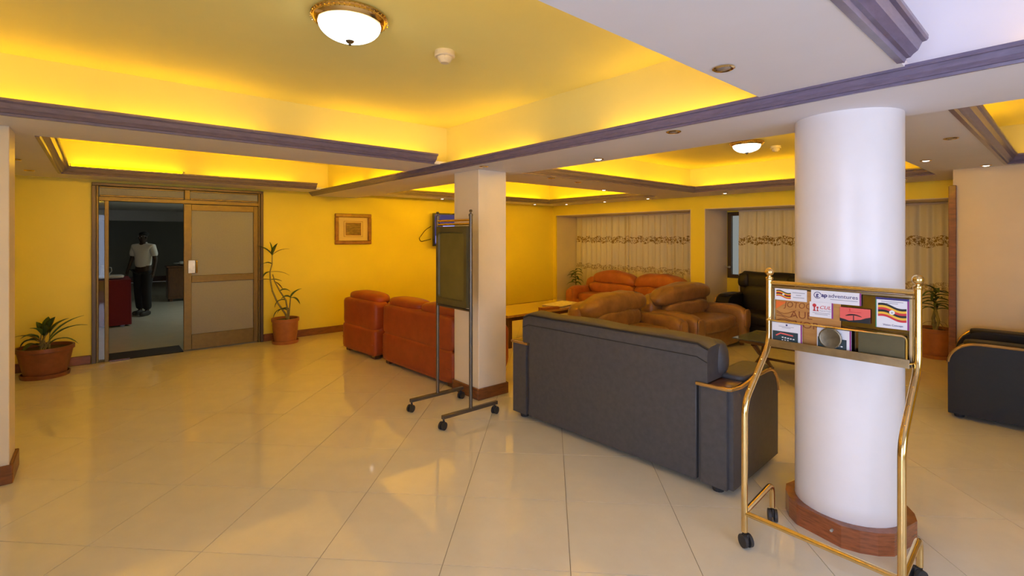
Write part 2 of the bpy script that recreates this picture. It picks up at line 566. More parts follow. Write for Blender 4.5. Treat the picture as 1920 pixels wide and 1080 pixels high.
bm = NB(); box(bm, TR['t3'][0] - 0.12, BX0 + 0.099, TR['t3'][2] - 0.12, TR['t3'][3] + 0.129, ZT - 0.006, ZT - 0.0005)
obj('tray_unlit_white', bm, 'ceiling_white', ceiling)  # sheet keeping the unlit tray top free of the painted yellow light
bm = NB(); box(bm, BX0, BX1, Y0, Y1, ZB, ZB + 0.022)
box(bm, BX0 + 0.10, BX1 - 0.10, Y0, Y1, ZB + 0.022, ZP + 0.001)
obj('beam_soffit', bm, 'ceiling_white', ceiling)

# ---- cornice mouldings that shield the cove tubes
PROF = [(-0.012, -0.004), (0.014, -0.006), (0.020, 0.010), (0.034, 0.012), (0.042, 0.022), (0.058, 0.034), (0.066, 0.052),
        (0.072, 0.064), (0.086, 0.066), (0.092, 0.074), (0.092, 0.088), (0.078, 0.088), (0.050, 0.050), (0.020, 0.028), (-0.012, 0.026)]
trim_n = [0]
def moulding(p0, p1, inward, zb, sa=1.0, sz=1.0):
    p0, p1 = Vector(p0), Vector(p1); nrm = Vector(inward)
    bm = NB()
    d = p1 - p0
    prism(bm, PROF, lambda a, b, h: (p0.x + d.x * h + nrm.x * a * sa, p0.y + d.y * h + nrm.y * a * sa, zb + b * sz), 0.0, 1.0)
    trim_n[0] += 1
    o = struct(obj('trim_%d' % trim_n[0], bm, 'moulding', smooth=True, angle=25))
    o.data.materials.append(MATS['ceiling_white'])            # backs made white to bounce more tube light into the room
    n_ = len(PROF)
    for p in o.data.polygons:
        ks = sorted({v % n_ for v in p.vertices})
        if len(ks) == 2 and ks[1] >= 11 and ks[0] >= 10 : p.material_index = 1
    return o
moulding((BX0, Y0), (BX0, Y1), (-1, 0), ZB, 0.68, 0.76)           # the long violet one across the view
moulding((BX1 - 0.03, Y0), (BX1 - 0.03, Y1), (1, 0), ZB + 0.026, 0.68, 0.5)
for k, (a, b, c, d) in TR.items():
    left = k in ('t1', 't2', 't3')
    xa, xb = (a, BX0 - 0.14) if left else (BX1 + 0.10, b)
    moulding((xa, d), (xb, d), (0, -1), ZP)                      # far side
    moulding((xa, c - 0.035), (xb, c - 0.035), (0, 1), ZP + LEDGE + 0.002, 1, 0.7)                       # near side
    if left: moulding((a, c), (a, d), (1, 0), ZP)
    else: moulding((b, c), (b, d), (-1, 0), ZP)

# ---- yellow fluorescent tubes in the coves; the strong, unseen ones are added fill
def cove_tube(p0, p1, z, m='tube_light'):
    bm = NB(); cyl(bm, (p0[0], p0[1], z), (p1[0], p1[1], z), 0.013, n=8)
    t = obj('cove_tube', bm, m, ceiling, smooth=True)
    bm = NB()
    d = (Vector(p1) - Vector(p0)).normalized()
    for p, s in ((p0, -1), (p1, 1)):
        q = Vector(p) + d * s * 0.03
        cyl(bm, (p[0], p[1], z), (q.x, q.y, z), 0.015, n=8)
    obj('tube_cap', bm, 'tube_cap', t)
ZL = ZP + LEDGE + 0.016
ZBL = ZB + 0.022 + 0.016
ZH = ZL + 0.11                                     # unseen tubes added and raised along the near sides to light the room
# tray 1
cove_tube((1.35, 1.04), (2.5, 1.04), ZL); cove_tube((-0.1, 1.04), (1.1, 1.04), ZH, 'tube_light_added')
for y in (1.2, 2.6, 3.9, 5.3, 6.5): cove_tube((BX1 - 0.055, y), (BX1 - 0.055, y + 1.12), ZBL + 0.07, 'tube_light_added')  # added unseen tubes behind the long beam, lighting the far walls
cove_tube((-0.85, 4.31), (-0.02, 4.31), ZL); cove_tube((0.04, 4.31), (1.02, 4.31), ZL); cove_tube((1.46, 4.31), (2.56, 4.31), ZL)
cove_tube((BX0 + 0.055, 2.98), (BX0 + 0.055, 4.15), ZBL); cove_tube((BX0 + 0.055, 1.18), (BX0 + 0.055, 2.25), ZBL)
cove_tube((-1.01, 1.4), (-1.01, 2.6), ZL); cove_tube((-1.01, 2.8), (-1.01, 4.0), ZL)
# tray 2
cove_tube((-0.24, 7.80), (0.86, 7.80), ZP + 0.114); cove_tube((1.12, 7.81), (2.3, 7.81), ZL)
cove_tube((BX0 + 0.055, 5.2), (BX0 + 0.055, 6.3), ZBL); cove_tube((BX0 + 0.055, 6.5), (BX0 + 0.055, 7.65), ZBL)
cove_tube((-0.385, 5.12), (-0.385, 7.62), ZL + 0.01); cove_tube((0.0, 4.92), (1.25, 4.92), ZH, 'tube_light_added'); cove_tube((1.35, 4.92), (2.6, 4.92), ZH, 'tube_light_added')
# tray 3: only the short one at the right is lit
cove_tube((BX0 + 0.055, -1.3), (BX0 + 0.055, 0.10), ZBL)
# tray 4
cove_tube((3.6, 7.81), (4.9, 7.81), ZL); cove_tube((5.0, 7.81), (6.3, 7.81), ZL); cove_tube((6.4, 7.81), (7.6, 7.81), ZL)
cove_tube((7.81, 5.1), (7.81, 6.3), ZL); cove_tube((7.81, 6.4), (7.81, 7.6), ZL)
cove_tube((3.7, 4.94), (4.95, 4.94), ZH, 'tube_light_added'); cove_tube((5.05, 4.94), (6.3, 4.94), ZH, 'tube_light_added'); cove_tube((6.4, 4.94), (7.6, 4.94), ZH, 'tube_light_added')
# tray 5
cove_tube((3.7, 4.26), (5.0, 4.26), ZL); cove_tube((5.1, 4.26), (6.3, 4.26), ZL); cove_tube((6.4, 4.26), (7.5, 4.26), ZL)
cove_tube((7.66, 1.5), (7.66, 2.7), ZL); cove_tube((7.66, 2.8), (7.66, 4.1), ZL)
cove_tube((3.7, 1.04), (4.95, 1.04), ZH, 'tube_light_added'); cove_tube((5.05, 1.04), (6.3, 1.04), ZH, 'tube_light_added'); cove_tube((6.4, 1.04), (7.5, 1.04), ZL)
# tray 6
cove_tube((3.9, 0.54), (5.1, 0.54), ZL); cove_tube((5.3, 0.54), (6.5, 0.54), ZL); cove_tube((7.11, -0.9), (7.11, 0.3), ZL)

# ---- walls
DX0, DX1, DZ = -0.06, 1.975, 2.355
bm = NB()
box(bm, X0 - 0.1, DX0, Y1, Y1 + 0.16, 0, ZT); box(bm, DX1, X1 + 0.1, Y1, Y1 + 0.16, 0, ZT); box(bm, DX0, DX1, Y1, Y1 + 0.16, DZ, ZT)
struct(obj('wall_back', bm, 'wall_paint'))
NZ = 2.16
bm = NB()                                          # window wall: header, pier, end block
box(bm, 8.45, X1, 0.90, Y1, NZ, ZP)
box(bm, 8.45, X1, 4.45, 4.72, 0, NZ)
box(bm, 8.45, 8.49, 8.24, Y1, 0, NZ)
struct(obj('wall_window', bm, 'wall_paint'))
bm = NB(); box(bm, 7.20, X1, Y0, 0.90, 0, ZP + 0.002)
struct(obj('wall_right', bm, 'wall_paint_whitelit'))
bm = NB()                                          # recessed back wall of the bays
SILL, HEAD = 0.85, 2.12
box(bm, X1, X1 + 0.14, 0.9, Y1, 0, SILL)
box(bm, X1, X1 + 0.14, 0.9, Y1, HEAD, ZP)
box(bm, X1, X1 + 0.14, 4.436, 4.80, SILL, HEAD); box(bm, X1, X1 + 0.14, 0.9, 1.0, SILL, HEAD); box(bm, X1, X1 + 0.14, 8.16, Y1, SILL, HEAD)
struct(obj('wall_bay', bm, 'wall_paint'))
bm = NB()                                          # pale plaster of the reveals
box(bm, 8.452, X1, 4.436, 4.4495, 0, NZ); box(bm, 8.452, X1, 4.7205, 4.734, 0, NZ)
box(bm, 8.495, X1, 8.245, 8.329, 0, NZ); box(bm, 8.452, X1, 0.905, 4.43, NZ - 0.012, NZ - 0.0005); box(bm, 8.452, X1, 4.74, 8.24, NZ - 0.012, NZ - 0.0005)
struct(obj('wall_reveal', bm, 'reveal_paint'))
bm = NB()
box(bm, X0 - 0.12, X0, Y0, -2.25, 0, ZT); box(bm, X0 - 0.12, X0, 0.65, Y1, 0, ZT); box(bm, X0 - 0.12, X0, -2.25, 0.65, 2.34, ZT)
struct(obj('wall_left', bm, 'wall_paint'))
bm = NB()
box(bm, X0, -0.7, Y0 - 0.12, Y0, 0, ZT); box(bm, 2.7, X1, Y0 - 0.12, Y0, 0, ZT); box(bm, -0.7, 2.7, Y0 - 0.12, Y0, 2.34, ZT); box(bm, -0.7, 2.7, Y0 - 0.12, Y0, 0, 0.3)
struct(obj('wall_front', bm, 'wall_paint'))
bm = NB(); box(bm, 7.17, 7.235, 0.87, 0.935, 0.0, 2.215, 0.006)
struct(obj('trim_corner', bm, 'brown_wood'))

def baseboard(side, segs, h=0.115):
    bm = NB()
    for (a, b, c, d) in segs: box(bm, a, b, c, d, 0, h, 0.006, 1)
    return struct(obj('baseboard_' + side, bm, 'brown_wood'))
baseboard('back', [(X0, DX0 - 0.005, Y1 - 0.02, Y1), (DX1 + 0.005, 8.44, Y1 - 0.02, Y1)])
baseboard('bay', [(X1 - 0.02, X1, 0.93, 4.42, ), (X1 - 0.02, X1, 4.75, 8.23), (8.43, 8.45, 4.45, 4.72)])
baseboard('right', [(7.18, 7.20, Y0, 0.86)])
baseboard('left', [(X0, X0 + 0.02, 0.7, Y1 - 0.02)])

# ---- entrance glazing and rear window (behind the camera)
def window(name, axis, at, lo, hi, z0, z1, mull, mframe='dark_bronze', pane='clear_glass', fw=0.05, dp=0.05, transoms=()):
    root = struct(empty(name, (0, 0, 0)))
    def B(bm, l0, l1, a, b, o0=-dp / 2, o1=dp / 2):
        if axis == 'x': box(bm, at + o0, at + o1, l0, l1, a, b)
        else: box(bm, l0, l1, at + o0, at + o1, a, b)
    bm = NB()
    B(bm, lo, hi, z0, z0 + fw); B(bm, lo, hi, z1 - fw, z1); B(bm, lo, lo + fw, z0 + fw, z1 - fw); B(bm, hi - fw, hi, z0 + fw, z1 - fw)
    obj('frame', bm, mframe, root)
    edges = [lo + fw / 2] + list(mull) + [hi - fw / 2]
    for m_ in mull:
        bm = NB(); B(bm, m_ - fw / 2, m_ + fw / 2, z0 + fw, z1 - fw); obj('mullion', bm, mframe, root)
    for a, b in zip(edges, edges[1:]):
        bm = NB(); B(bm, a + fw / 2, b - fw / 2, z0 + fw, z1 - fw, -0.003, 0.003); obj('pane', bm, pane, root)
    return root
window('window_1', 'x', X1 + 0.05, 4.80, 8.16, SILL, HEAD, [5.6, 6.71])
w2 = window('window_2', 'x', X1 + 0.05, 1.00, 4.435, SILL, HEAD, [2.1, 3.23], fw=0.07, dp=0.07)
bm = NB(); tube(bm, bend([(X1 - 0.0, 4.39, 1.06), (X1 - 0.07, 4.39, 1.06), (X1 - 0.10, 4.43, 1.10)], 0.02), 0.009, 8)
cyl(bm, (X1 + 0.02, 4.39, 1.06), (X1 - 0.02, 4.39, 1.06), 0.02, n=12)
obj('handle', bm, 'tube_cap', w2, smooth=True)
window('window_3', 'x', X0 - 0.06, -2.25, 0.65, 0.02, 2.34, [-1.28, -0.32])
window('window_4', 'y', Y0 - 0.06, -0.7, 2.7, 0.3, 2.34, [0.43, 1.57])

# ---- glazed double door in the back wall
door = struct(empty('door_1', (0.95, Y1, 0)))
def dbox(name, x0, x1, z0, z1, y0, y1, m, parent=None, bev=0.004):
    bm = NB(); box(bm, x0 - 0.95, x1 - 0.95, y0, y1, z0, z1, bev, 1)
    return obj(name, bm, m, parent or door)
FY0, FY1 = -0.035, 0.10
dbox('head_frame', DX0, DX1, 2.315, DZ, FY0, FY1, 'dark_bronze')
dbox('jamb', DX0, -0.015, 0, 2.315, FY0, FY1, 'dark_bronze'); dbox('jamb', 1.93, DX1, 0, 2.315, FY0, FY1, 'dark_bronze')
dbox('inner_jamb', -0.015, 0.01, 0, 2.315, FY0 + 0.02, FY1, 'bronze'); dbox('inner_jamb', 1.905, 1.93, 0, 2.315, FY0 + 0.02, FY1, 'bronze')
dbox('transom_bar', 0.01, 1.905, 2.12, 2.175, FY0 + 0.01, FY1, 'bronze')
dbox('transom_mullion', 0.945, 1.01, 2.175, 2.315, FY0 + 0.01, FY1, 'bronze')
for a, b in ((0.02, 0.94), (1.015, 1.90)):
    f = dbox('transom_light', a, b, 2.18, 2.31, 0.012, 0.03, 'frost_glass', None, 0)
    dbox('transom_bead', a, b, 2.18, 2.20, -0.01, 0.011, 'bronze', f, 0.002); dbox('transom_bead', a, b, 2.292, 2.31, -0.01, 0.011, 'bronze', f, 0.002)
# fixed narrow side light with its post
dbox('post', 0.068, 0.112, 0, 2.12, FY0 - 0.01, FY1, 'bronze')
dbox('side_pane', 0.012, 0.067, 0.03, 2.12, 0.025, 0.031, 'clear_glass', None, 0)
dbox('threshold', 0.112, 0.935, 0.0, 0.010, -0.02, 0.50, 'seam_dark')
dbox('floor_track', 0.112, 0.33, 0.0, 0.022, -0.06, -0.025, 'dark_wood')
# the closed right leaf
leaf = dbox('leaf', 0.935, 1.03, 0.02, 2.115, -0.02, 0.03, 'bronze')
dbox('stile', 1.835, 1.90, 0.02, 2.115, -0.02, 0.03, 'bronze', leaf); dbox('top_rail', 1.03, 1.835, 2.025, 2.115, -0.02, 0.03, 'bronze', leaf)
dbox('mid_rail', 1.03, 1.835, 0.985, 1.085, -0.025, 0.035, 'bronze', leaf); dbox('bottom_rail', 1.03, 1.835, 0.02, 0.235, -0.02, 0.03, 'bronze', leaf)
dbox('pane', 1.03, 1.835, 1.085, 2.025, 0.0, 0.008, 'frost_glass', leaf, 0); dbox('pane', 1.03, 1.835, 0.235, 0.985, 0.0, 0.008, 'frost_glass', leaf, 0)
dbox('push_plate', 0.985, 1.075, 1.12, 1.31, -0.034, -0.0215, 'dull_brass', leaf)
bm = NB(); tube(bm, bend([(0.138, -0.021, 1.13), (0.138, -0.06, 1.13), (0.138, -0.06, 1.30), (0.138, -0.021, 1.30)], 0.015), 0.010, 8)
obj('pull_handle', bm, 'brass', leaf, smooth=True)

# ---- the dim dining room beyond the door
GY0, GY1, GX0, GX1, GZ = Y1 + 0.16, 22.0, -3.0, 9.0, 2.45
bm = NB(); box(bm, GX0, GX1, Y1, GY1, -0.1, -0.004); struct(obj('floor_dining', bm, 'tile'))
bm = NB(); box(bm, GX0, GX1, Y1 + 0.10, GY1, GZ, GZ + 0.1); box(bm, GX0, GX1, 18.9, 19.5, 2.14, GZ)
struct(obj('ceiling_dining', bm, 'ceiling_white'))
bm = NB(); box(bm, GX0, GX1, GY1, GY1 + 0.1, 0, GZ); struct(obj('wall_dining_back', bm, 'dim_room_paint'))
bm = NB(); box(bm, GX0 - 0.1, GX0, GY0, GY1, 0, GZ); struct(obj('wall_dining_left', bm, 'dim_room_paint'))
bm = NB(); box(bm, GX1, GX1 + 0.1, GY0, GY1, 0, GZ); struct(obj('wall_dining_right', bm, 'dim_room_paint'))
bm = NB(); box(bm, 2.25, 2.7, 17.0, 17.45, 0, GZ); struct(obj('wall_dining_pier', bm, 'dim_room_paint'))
bm = NB(); box(bm, GX0, GX1, GY1 - 0.03, GY1, 0, 0.2); box(bm, 2.23, 2.72, 16.98, 17.47, 0, 0.14, 0.004, 1); struct(obj('baseboard_dining', bm, 'dark_wood'))
area('dining_lamp', (3.4, 12.5, 2.42), (0, 0, 0), 1.2, 1.2, (0.85, 1.0, 0.95), 24)

# ---- columns
def baseboard_ring(root, x0, x1, y0, y1, h=0.115):
    t = 0.02
    for (a, b, c, d) in ((x0 - t, x1 + t, y0 - t, y0), (x0 - t, x1 + t, y1, y1 + t), (x0 - t, x0, y0, y1), (x1, x1 + t, y0, y1)):
        bm = NB(); box(bm, a, b, c, d, 0, h, 0.005, 1); obj('baseboard', bm, 'brown_wood', root)
sq = thing('square_column', 'white square column with a brown baseboard beside the wheeled notice board', 'column', (3.10, 4.15, 0))
bm = NB(); box(bm, -0.18, 0.18, -0.22, 0.22, 0, ZB + 0.001, 0.004, 1); obj('shaft', bm, 'column_yellowlit', sq)
baseboard_ring(sq, -0.18, 0.18, -0.22, 0.22)
lp = thing('wall_pillar', 'pale pillar cut off by the left edge of the picture', 'column', (-0.95, 4.80, 0))
bm = NB(); box(bm, -0.5, 0.5, -0.15, 0.15, 0, ZP + 0.001, 0.004, 1); obj('shaft', bm, 'column_yellowlit', lp)
baseboard_ring(lp, -0.5, 0.5, -0.15, 0.15, 0.125)
rc = thing('round_column', 'thick round white column with an angular brown wooden plinth', 'column', (3.30, 0.87, 0))
bm = NB(); lathe(bm, [(0.262, 0.0), (0.262, ZB + 0.002)], 64); obj('shaft', bm, 'column_paint', rc, smooth=True)
NP = 8
for i in range(NP):
    a0, a1 = 2 * PI * i / NP + R(10), 2 * PI * (i + 1) / NP + R(10)
    ro, ri = 0.312, 0.264
    P = []
    for k in range(4):
        t = a0 + (a1 - a0) * k / 3
        # flat outer boards, softened a little toward the circle
        rr = ro
        P.append((rr * math.cos(t), rr * math.sin(t)))
    if i % 2: P = [P[0], P[3]]
    Q = [(ri * math.cos(a1 - (a1 - a0) * k / 4), ri * math.sin(a1 - (a1 - a0) * k / 4)) for k in range(5)]
    bm = NB()
    prism(bm, P + Q, lambda a, b, h: (a, b, h), 0.0, 0.118)
    top = [f for f in bm.faces if all(v.co.z > 0.11 for v in f.verts)]
    pb = obj('plinth_board', bm, 'plinth_wood', rc)
    pb['seed'] = i
bm = NB()
sc_a = R(182)
cyl(bm, (0.300 * math.cos(sc_a), 0.300 * math.sin(sc_a), 0.075), (0.318 * math.cos(sc_a), 0.318 * math.sin(sc_a), 0.075), 0.007, n=10)
obj('screw', bm, 'tube_cap', rc)
# ================================================================ FURNITURE
# sofas: local x = width, front is -y, back +y, origin on the floor in the middle
def arc(cx, cz, r, a0, a1, n):
    return [(cx + r * math.cos(R(a0 + (a1 - a0) * i / n)), cz + r * math.sin(R(a0 + (a1 - a0) * i / n))) for i in range(n + 1)]

def leather_sofa(name, label, cat, W, Dp, H, seats, loc, rotz, arm_h=0.69, arm_w=0.23, mleather='black_leather', lean=0.0):
    root = thing(name, label, cat, loc, rotz)
    yb, yf = Dp / 2, -Dp / 2
    xi = W / 2 - arm_w
    bm = NB(); box(bm, -xi, xi, yf + 0.06, yb - 0.02, 0.05, 0.30, 0.015, 2); obj('base', bm, mleather, root, smooth=True)
    # back: flat rear panel, its padded upper half overlaps the arms and rolls over at the top
    bm = NB(); box(bm, -xi + 0.002, xi - 0.002, yb - 0.23, yb - 0.004, 0.045, arm_h + 0.04, 0.006, 1)
    back = obj('backrest', bm, mleather, root, smooth=True)
    xo_ = xi + 0.075
    zl = arm_h + 0.008
    prof = [(yb - 0.002, zl), (yb - 0.002, H - 0.07)] + arc(yb - 0.062, H - 0.062, 0.06, 0, 90, 4)[1:] + \
           [(yb - 0.17, H + 0.004)] + arc(yb - 0.17, H - 0.12, 0.122, 90, 180, 6)[1:] + [(yb - 0.27, zl)]
    bm = NB()
    N = 24
    xs = [-xo_ + 2 * xo_ * i / N for i in range(N + 1)]
    def endf(i):
        e = abs(2 * i / N - 1)
        return max(0, (e - 0.90) / 0.1)
    rings = []
    for i, x in enumerate(xs):
        q = endf(i)
        rings.append([bm.verts.new((x, y + (0.02 * q * q if y < yb - 0.15 else 0), z - 0.03 * q * q * max(0, (z - zl) / (H - zl)) + (0.006 * math.sin(x * 9) if z > H - 0.03 else 0))) for y, z in prof])
    m_ = len(prof)
    for A, B in zip(rings, rings[1:]):
        for k in range(m_):
            l = (k + 1) % m_
            bm.faces.new((A[k], A[l], B[l], B[k]))
    bm.faces.new(rings[0][::-1]); bm.faces.new(rings[-1])
    roll_ = obj('back_roll', bm, mleather, back, smooth=True, angle=50)
    path = [(x, yb - 0.014, H - 0.020 - 0.03 * endf(i) ** 2) for i, x in enumerate(xs)]
    bm = NB(); tube(bm, path, 0.008, 8); obj('piping', bm, 'seam_dark', back, smooth=True)
    bm = NB(); tube(bm, [(x, yb - 0.003, z - 0.085) for x, y, z in path], 0.0035, 6); obj('seam', bm, 'seam_dark', back, smooth=True)
    for s in (-1, 1):
        bm = NB(); puff(bm, (s * (xi + 0.01), yb - 0.235, H - 0.14), (0.19, 0.17, 0.25), 3.0, 6, 0.012, 3)
        obj('back_wing', bm, mleather, back, smooth=True, angle=0)
    sw = 2 * xi / seats
    for i in range(seats):
        cx = -xi + sw * (i + 0.5)
        bm = NB(); puff(bm, (cx, yf + 0.30, 0.36), (sw - 0.012, 0.60, 0.20), 6, 6); obj('seat_cushion', bm, mleather, root, smooth=True, angle=0)
        bm = NB(); puff(bm, (cx, yb - 0.28, 0.62), (sw - 0.014, 0.20, 0.46), 4.5, 6); obj('back_cushion', bm, mleather, root, smooth=True, angle=0)
    # arms
    for s in (-1, 1):
        xa, xb_ = (xi + 0.003, W / 2) if s > 0 else (-W / 2, -xi - 0.003)
        r = 0.20
        top = [(yb, arm_h - 0.005), (yb - 0.14, arm_h - 0.012), (yb - 0.24, arm_h - 0.005), (yb - 0.34, arm_h + 0.012), (yf + r + 0.04, arm_h + 0.012)]
        pr = [(yb, 0.045)] + top + arc(yf + r, arm_h + 0.012 - r, r, 90, 180, 8)[1:] + [(yf, 0.045)]
        bm = NB(); prism(bm, pr, lambda a, b, h: (h, a, b), xa, xb_)
        es = [e for e in bm.edges if abs(e.verts[0].co.y - yb) < 1e-5 and abs(e.verts[1].co.y - yb) < 1e-5 and abs(e.verts[0].co.z - e.verts[1].co.z) > 0.3]
        bmesh.ops.bevel(bm, geom=es, offset=0.03, segments=4, affect='EDGES')
        arm = obj('arm', bm, mleather, root, smooth=True, angle=35)
        # varnished rail along the top outer edge
        bm = NB()
        xo = xb_ if s > 0 else xa
        xin = xa if s > 0 else xb_
        rail = [(xin, yb + 0.004, arm_h - 0.004), (xo - s * 0.01, yb + 0.004, arm_h - 0.004)] + [(xo + s * 0.003, y, z + 0.002) for y, z in top[1:]] + \
               [(xo + s * 0.003, y, z) for y, z in arc(yf + r, arm_h + 0.012 - r, r, 90, 175, 8)]
        tube(bm, bend(rail, 0.02, 3), 0.0125, 8); obj('rail', bm, 'gold_trim', arm, smooth=True)
        bm = NB(); box(bm, min(xa, xb_) + 0.012, max(xa, xb_) - 0.012, yb - 0.22, yb - 0.012, arm_h - 0.02, arm_h + 0.004, 0.006, 2)
        obj('rail_board', bm, 'dark_wood', arm, smooth=True)
        bm = NB(); puff(bm, ((xa + xb_) / 2, (yb - 0.24 + yf + 0.1) / 2, arm_h + 0.006), (arm_w - 0.03, (yb - 0.24) - (yf + 0.1), 0.055), 6, 5)
        obj('arm_pad', bm, mleather, arm, smooth=True, angle=0)
        for y in (yb - 0.07, yf + 0.07):
            bm = NB(); cyl(bm, ((xa + xb_) / 2, y, 0), ((xa + xb_) / 2, y, 0.05), 0.035, 0.045, 12); obj('foot', bm, 'rubber', root)
    return root

leather_sofa('leather_sofa', 'large black leather sofa seen from behind, in the middle of the lobby', 'sofa', 2.02, 0.82, 0.965, 3, (3.372, 2.435, 0), R(90) + R(2.6))
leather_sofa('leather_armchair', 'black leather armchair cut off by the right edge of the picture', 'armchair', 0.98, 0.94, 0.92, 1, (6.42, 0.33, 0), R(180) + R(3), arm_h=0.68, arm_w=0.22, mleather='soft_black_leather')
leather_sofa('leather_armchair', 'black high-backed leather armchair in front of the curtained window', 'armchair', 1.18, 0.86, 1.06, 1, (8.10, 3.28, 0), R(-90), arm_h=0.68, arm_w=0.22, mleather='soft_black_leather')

def red_sofa(label, W, seats, loc, rotz):
    Dp = 0.88
    root = thing('red_sofa', label, 'sofa', loc, rotz)
    yb, yf = Dp / 2, -Dp / 2
    bm = NB()
    puff(bm, (0, yb - 0.12, 0.575), (W - 0.01, 0.24, 0.40), 9, 8, 0.012, W)
    puff(bm, (0, yb - 0.115, 0.225), (W, 0.235, 0.37), 12, 8)
    bk = obj('backrest', bm, 'red_leather', root, smooth=True, angle=0)
    bm = NB(); tube(bm, [(-W / 2 + 0.02, yb - 0.004, 0.20), (W / 2 - 0.02, yb - 0.004, 0.20)], 0.005, 6); obj('seam', bm, 'red_leather', bk)
    aw = 0.2
    for s in (-1, 1):
        bm = NB(); puff(bm, (s * (W / 2 - aw / 2), -0.03, 0.34), (aw, Dp - 0.10, 0.56), 7, 7, 0.01, 2); obj('arm', bm, 'red_leather', root, smooth=True, angle=0)
        for y in (yb - 0.08, yf + 0.12):
            bm = NB(); box(bm, s * (W / 2 - 0.10) - 0.045, s * (W / 2 - 0.10) + 0.045, y - 0.04, y + 0.04, 0, 0.055, 0.005, 1); obj('foot', bm, 'dark_wood', root)
    bm = NB(); box(bm, -W / 2 + aw, W / 2 - aw, yf + 0.08, yb - 0.2, 0.06, 0.28, 0.02, 2); obj('base', bm, 'red_leather', root, smooth=True)
    sw = (W - 2 * aw) / seats; hw = (W - 0.06) / seats
    for i in range(seats):
        cx = -W / 2 + aw + sw * (i + 0.5)
        bm = NB(); puff(bm, (cx, -0.09, 0.36), (sw - 0.01, 0.62, 0.20), 5, 6, 0.01, i); obj('seat_cushion', bm, 'red_leather', root, smooth=True, angle=0)
        hx = -W / 2 + 0.03 + hw * (i + 0.5)
        bm = NB(); puff(bm, (hx, yb - 0.19, 0.79), (hw - 0.015, 0.30, 0.165), 3.2, 7, 0.02, i + 4, fq=4)
        obj('headrest', bm, 'red_leather', root, smooth=True, angle=0)
        bm = NB(); puff(bm, (cx, yb - 0.28, 0.60), (sw - 0.01, 0.20, 0.40), 4, 6, 0.012, i + 9); obj('back_cushion', bm, 'red_leather', root, smooth=True, angle=0)
    return root
red_sofa('single red leather sofa seat nearer the glazed door, seen from behind', 0.93, 1, (3.19, 6.57, 0), R(90) + R(4.5))
red_sofa('two-seat red leather sofa beside the square column, seen from behind', 1.55, 2, (3.30, 5.18, 0), R(90) + R(3.2))

def brown_sofa(label, cat, W, Dp, H, loc, rotz, seats=1, tilt=0.0, seed=0, m='brown_leather', gap=True, inset=0.07):
    root = thing('brown_sofa' if cat == 'sofa' else 'brown_armchair', label, cat, loc, rotz)
    yb, yf = Dp / 2, -Dp / 2
    aw = 0.24
    bm = NB(); puff(bm, (0, 0.03, 0.20), (W - 0.1, Dp - 0.12, 0.32), 10, 6); obj('base', bm, m, root, smooth=True, angle=0)
    bm = NB(); puff(bm, (0, yb - 0.15, 0.44), (W - 0.06, 0.28, 0.74), 7, 8, 0.02, seed); obj('backrest', bm, m, root, smooth=True, angle=0)
    for s in (-1, 1):
        bm = NB()
        def rollf(q, s=s):
            return (q.x * (1 + 0.10 * max(0, q.z / 0.3)), q.y, q.z)
        puff(bm, (s * (W / 2 - aw / 2), -0.02, 0.32), (aw, Dp - 0.06, 0.56), 4.5, 8, 0.02, seed + s, rollf, fq=5)
        a = obj('arm', bm, m, root, smooth=True, angle=0)
        bm = NB(); puff(bm, (s * (W / 2 - aw / 2), yf + 0.025, 0.40), (aw - 0.05, 0.05, 0.30), 3.0, 5, 0.008, seed); obj('arm_front', bm, m, a, smooth=True, angle=0)
        for y in (yb - 0.1, yf + 0.1):
            bm = NB(); cyl(bm, (s * (W / 2 - 0.14), y, 0), (s * (W / 2 - 0.14), y, 0.06), 0.03, 0.035, 10); obj('foot', bm, 'dark_wood', root)
    sw = (W - 2 * aw) / seats; bw = (W - 2 * inset) / seats
    for i in range(seats):
        cx = -W / 2 + aw + sw * (i + 0.5)
        bm = NB(); puff(bm, (cx, -0.10, 0.385), (sw - 0.008, Dp - 0.30, 0.21), 4.5, 8, 0.025, seed + i); obj('seat_cushion', bm, m, root, smooth=True, angle=0)
        bm = NB(); puff(bm, (cx, yb - 0.33, 0.57), (sw + 0.02, 0.24, 0.26), 3.2, 9, 0.035, seed + i + 5, fq=5); obj('lumbar_cushion', bm, m, root, smooth=True, angle=0)
        hx = -W / 2 + inset + bw * (i + 0.5)
        def roll(q, L=bw, tl=tilt):
            u = q.x / (L / 2)
            return (q.x, q.y - 0.05 * u * u * 0, q.z - 0.05 * abs(u) ** 2.5 + tl * q.x)
        bm = NB(); puff(bm, (hx, yb - 0.26, H - 0.13), (bw + 0.03 if gap else bw, 0.36, 0.29), 2.9, 10, 0.04, seed + i + 11, roll, fq=4)
        obj('head_cushion', bm, m, root, smooth=True, angle=0)
    return root
brown_sofa('brown leather two-seater with slumped cushions facing the glass coffee table', 'sofa', 1.62, 0.98, 0.93, (6.78, 3.72, 0), 0.0, 1, 0.03, 2)
brown_sofa('brown leather armchair half hidden behind the black sofa and beside the newspapers', 'armchair', 1.40, 0.98, 0.90, (5.22, 3.80, 0), 0.0, 1, 0.03, 8)
brown_sofa('reddish brown leather sofa under the far curtained window', 'sofa', 2.75, 0.90, 0.92, (7.96, 5.70, 0), R(-90), 2, 0.0, 15, 'rust_leather', True, 0.30)

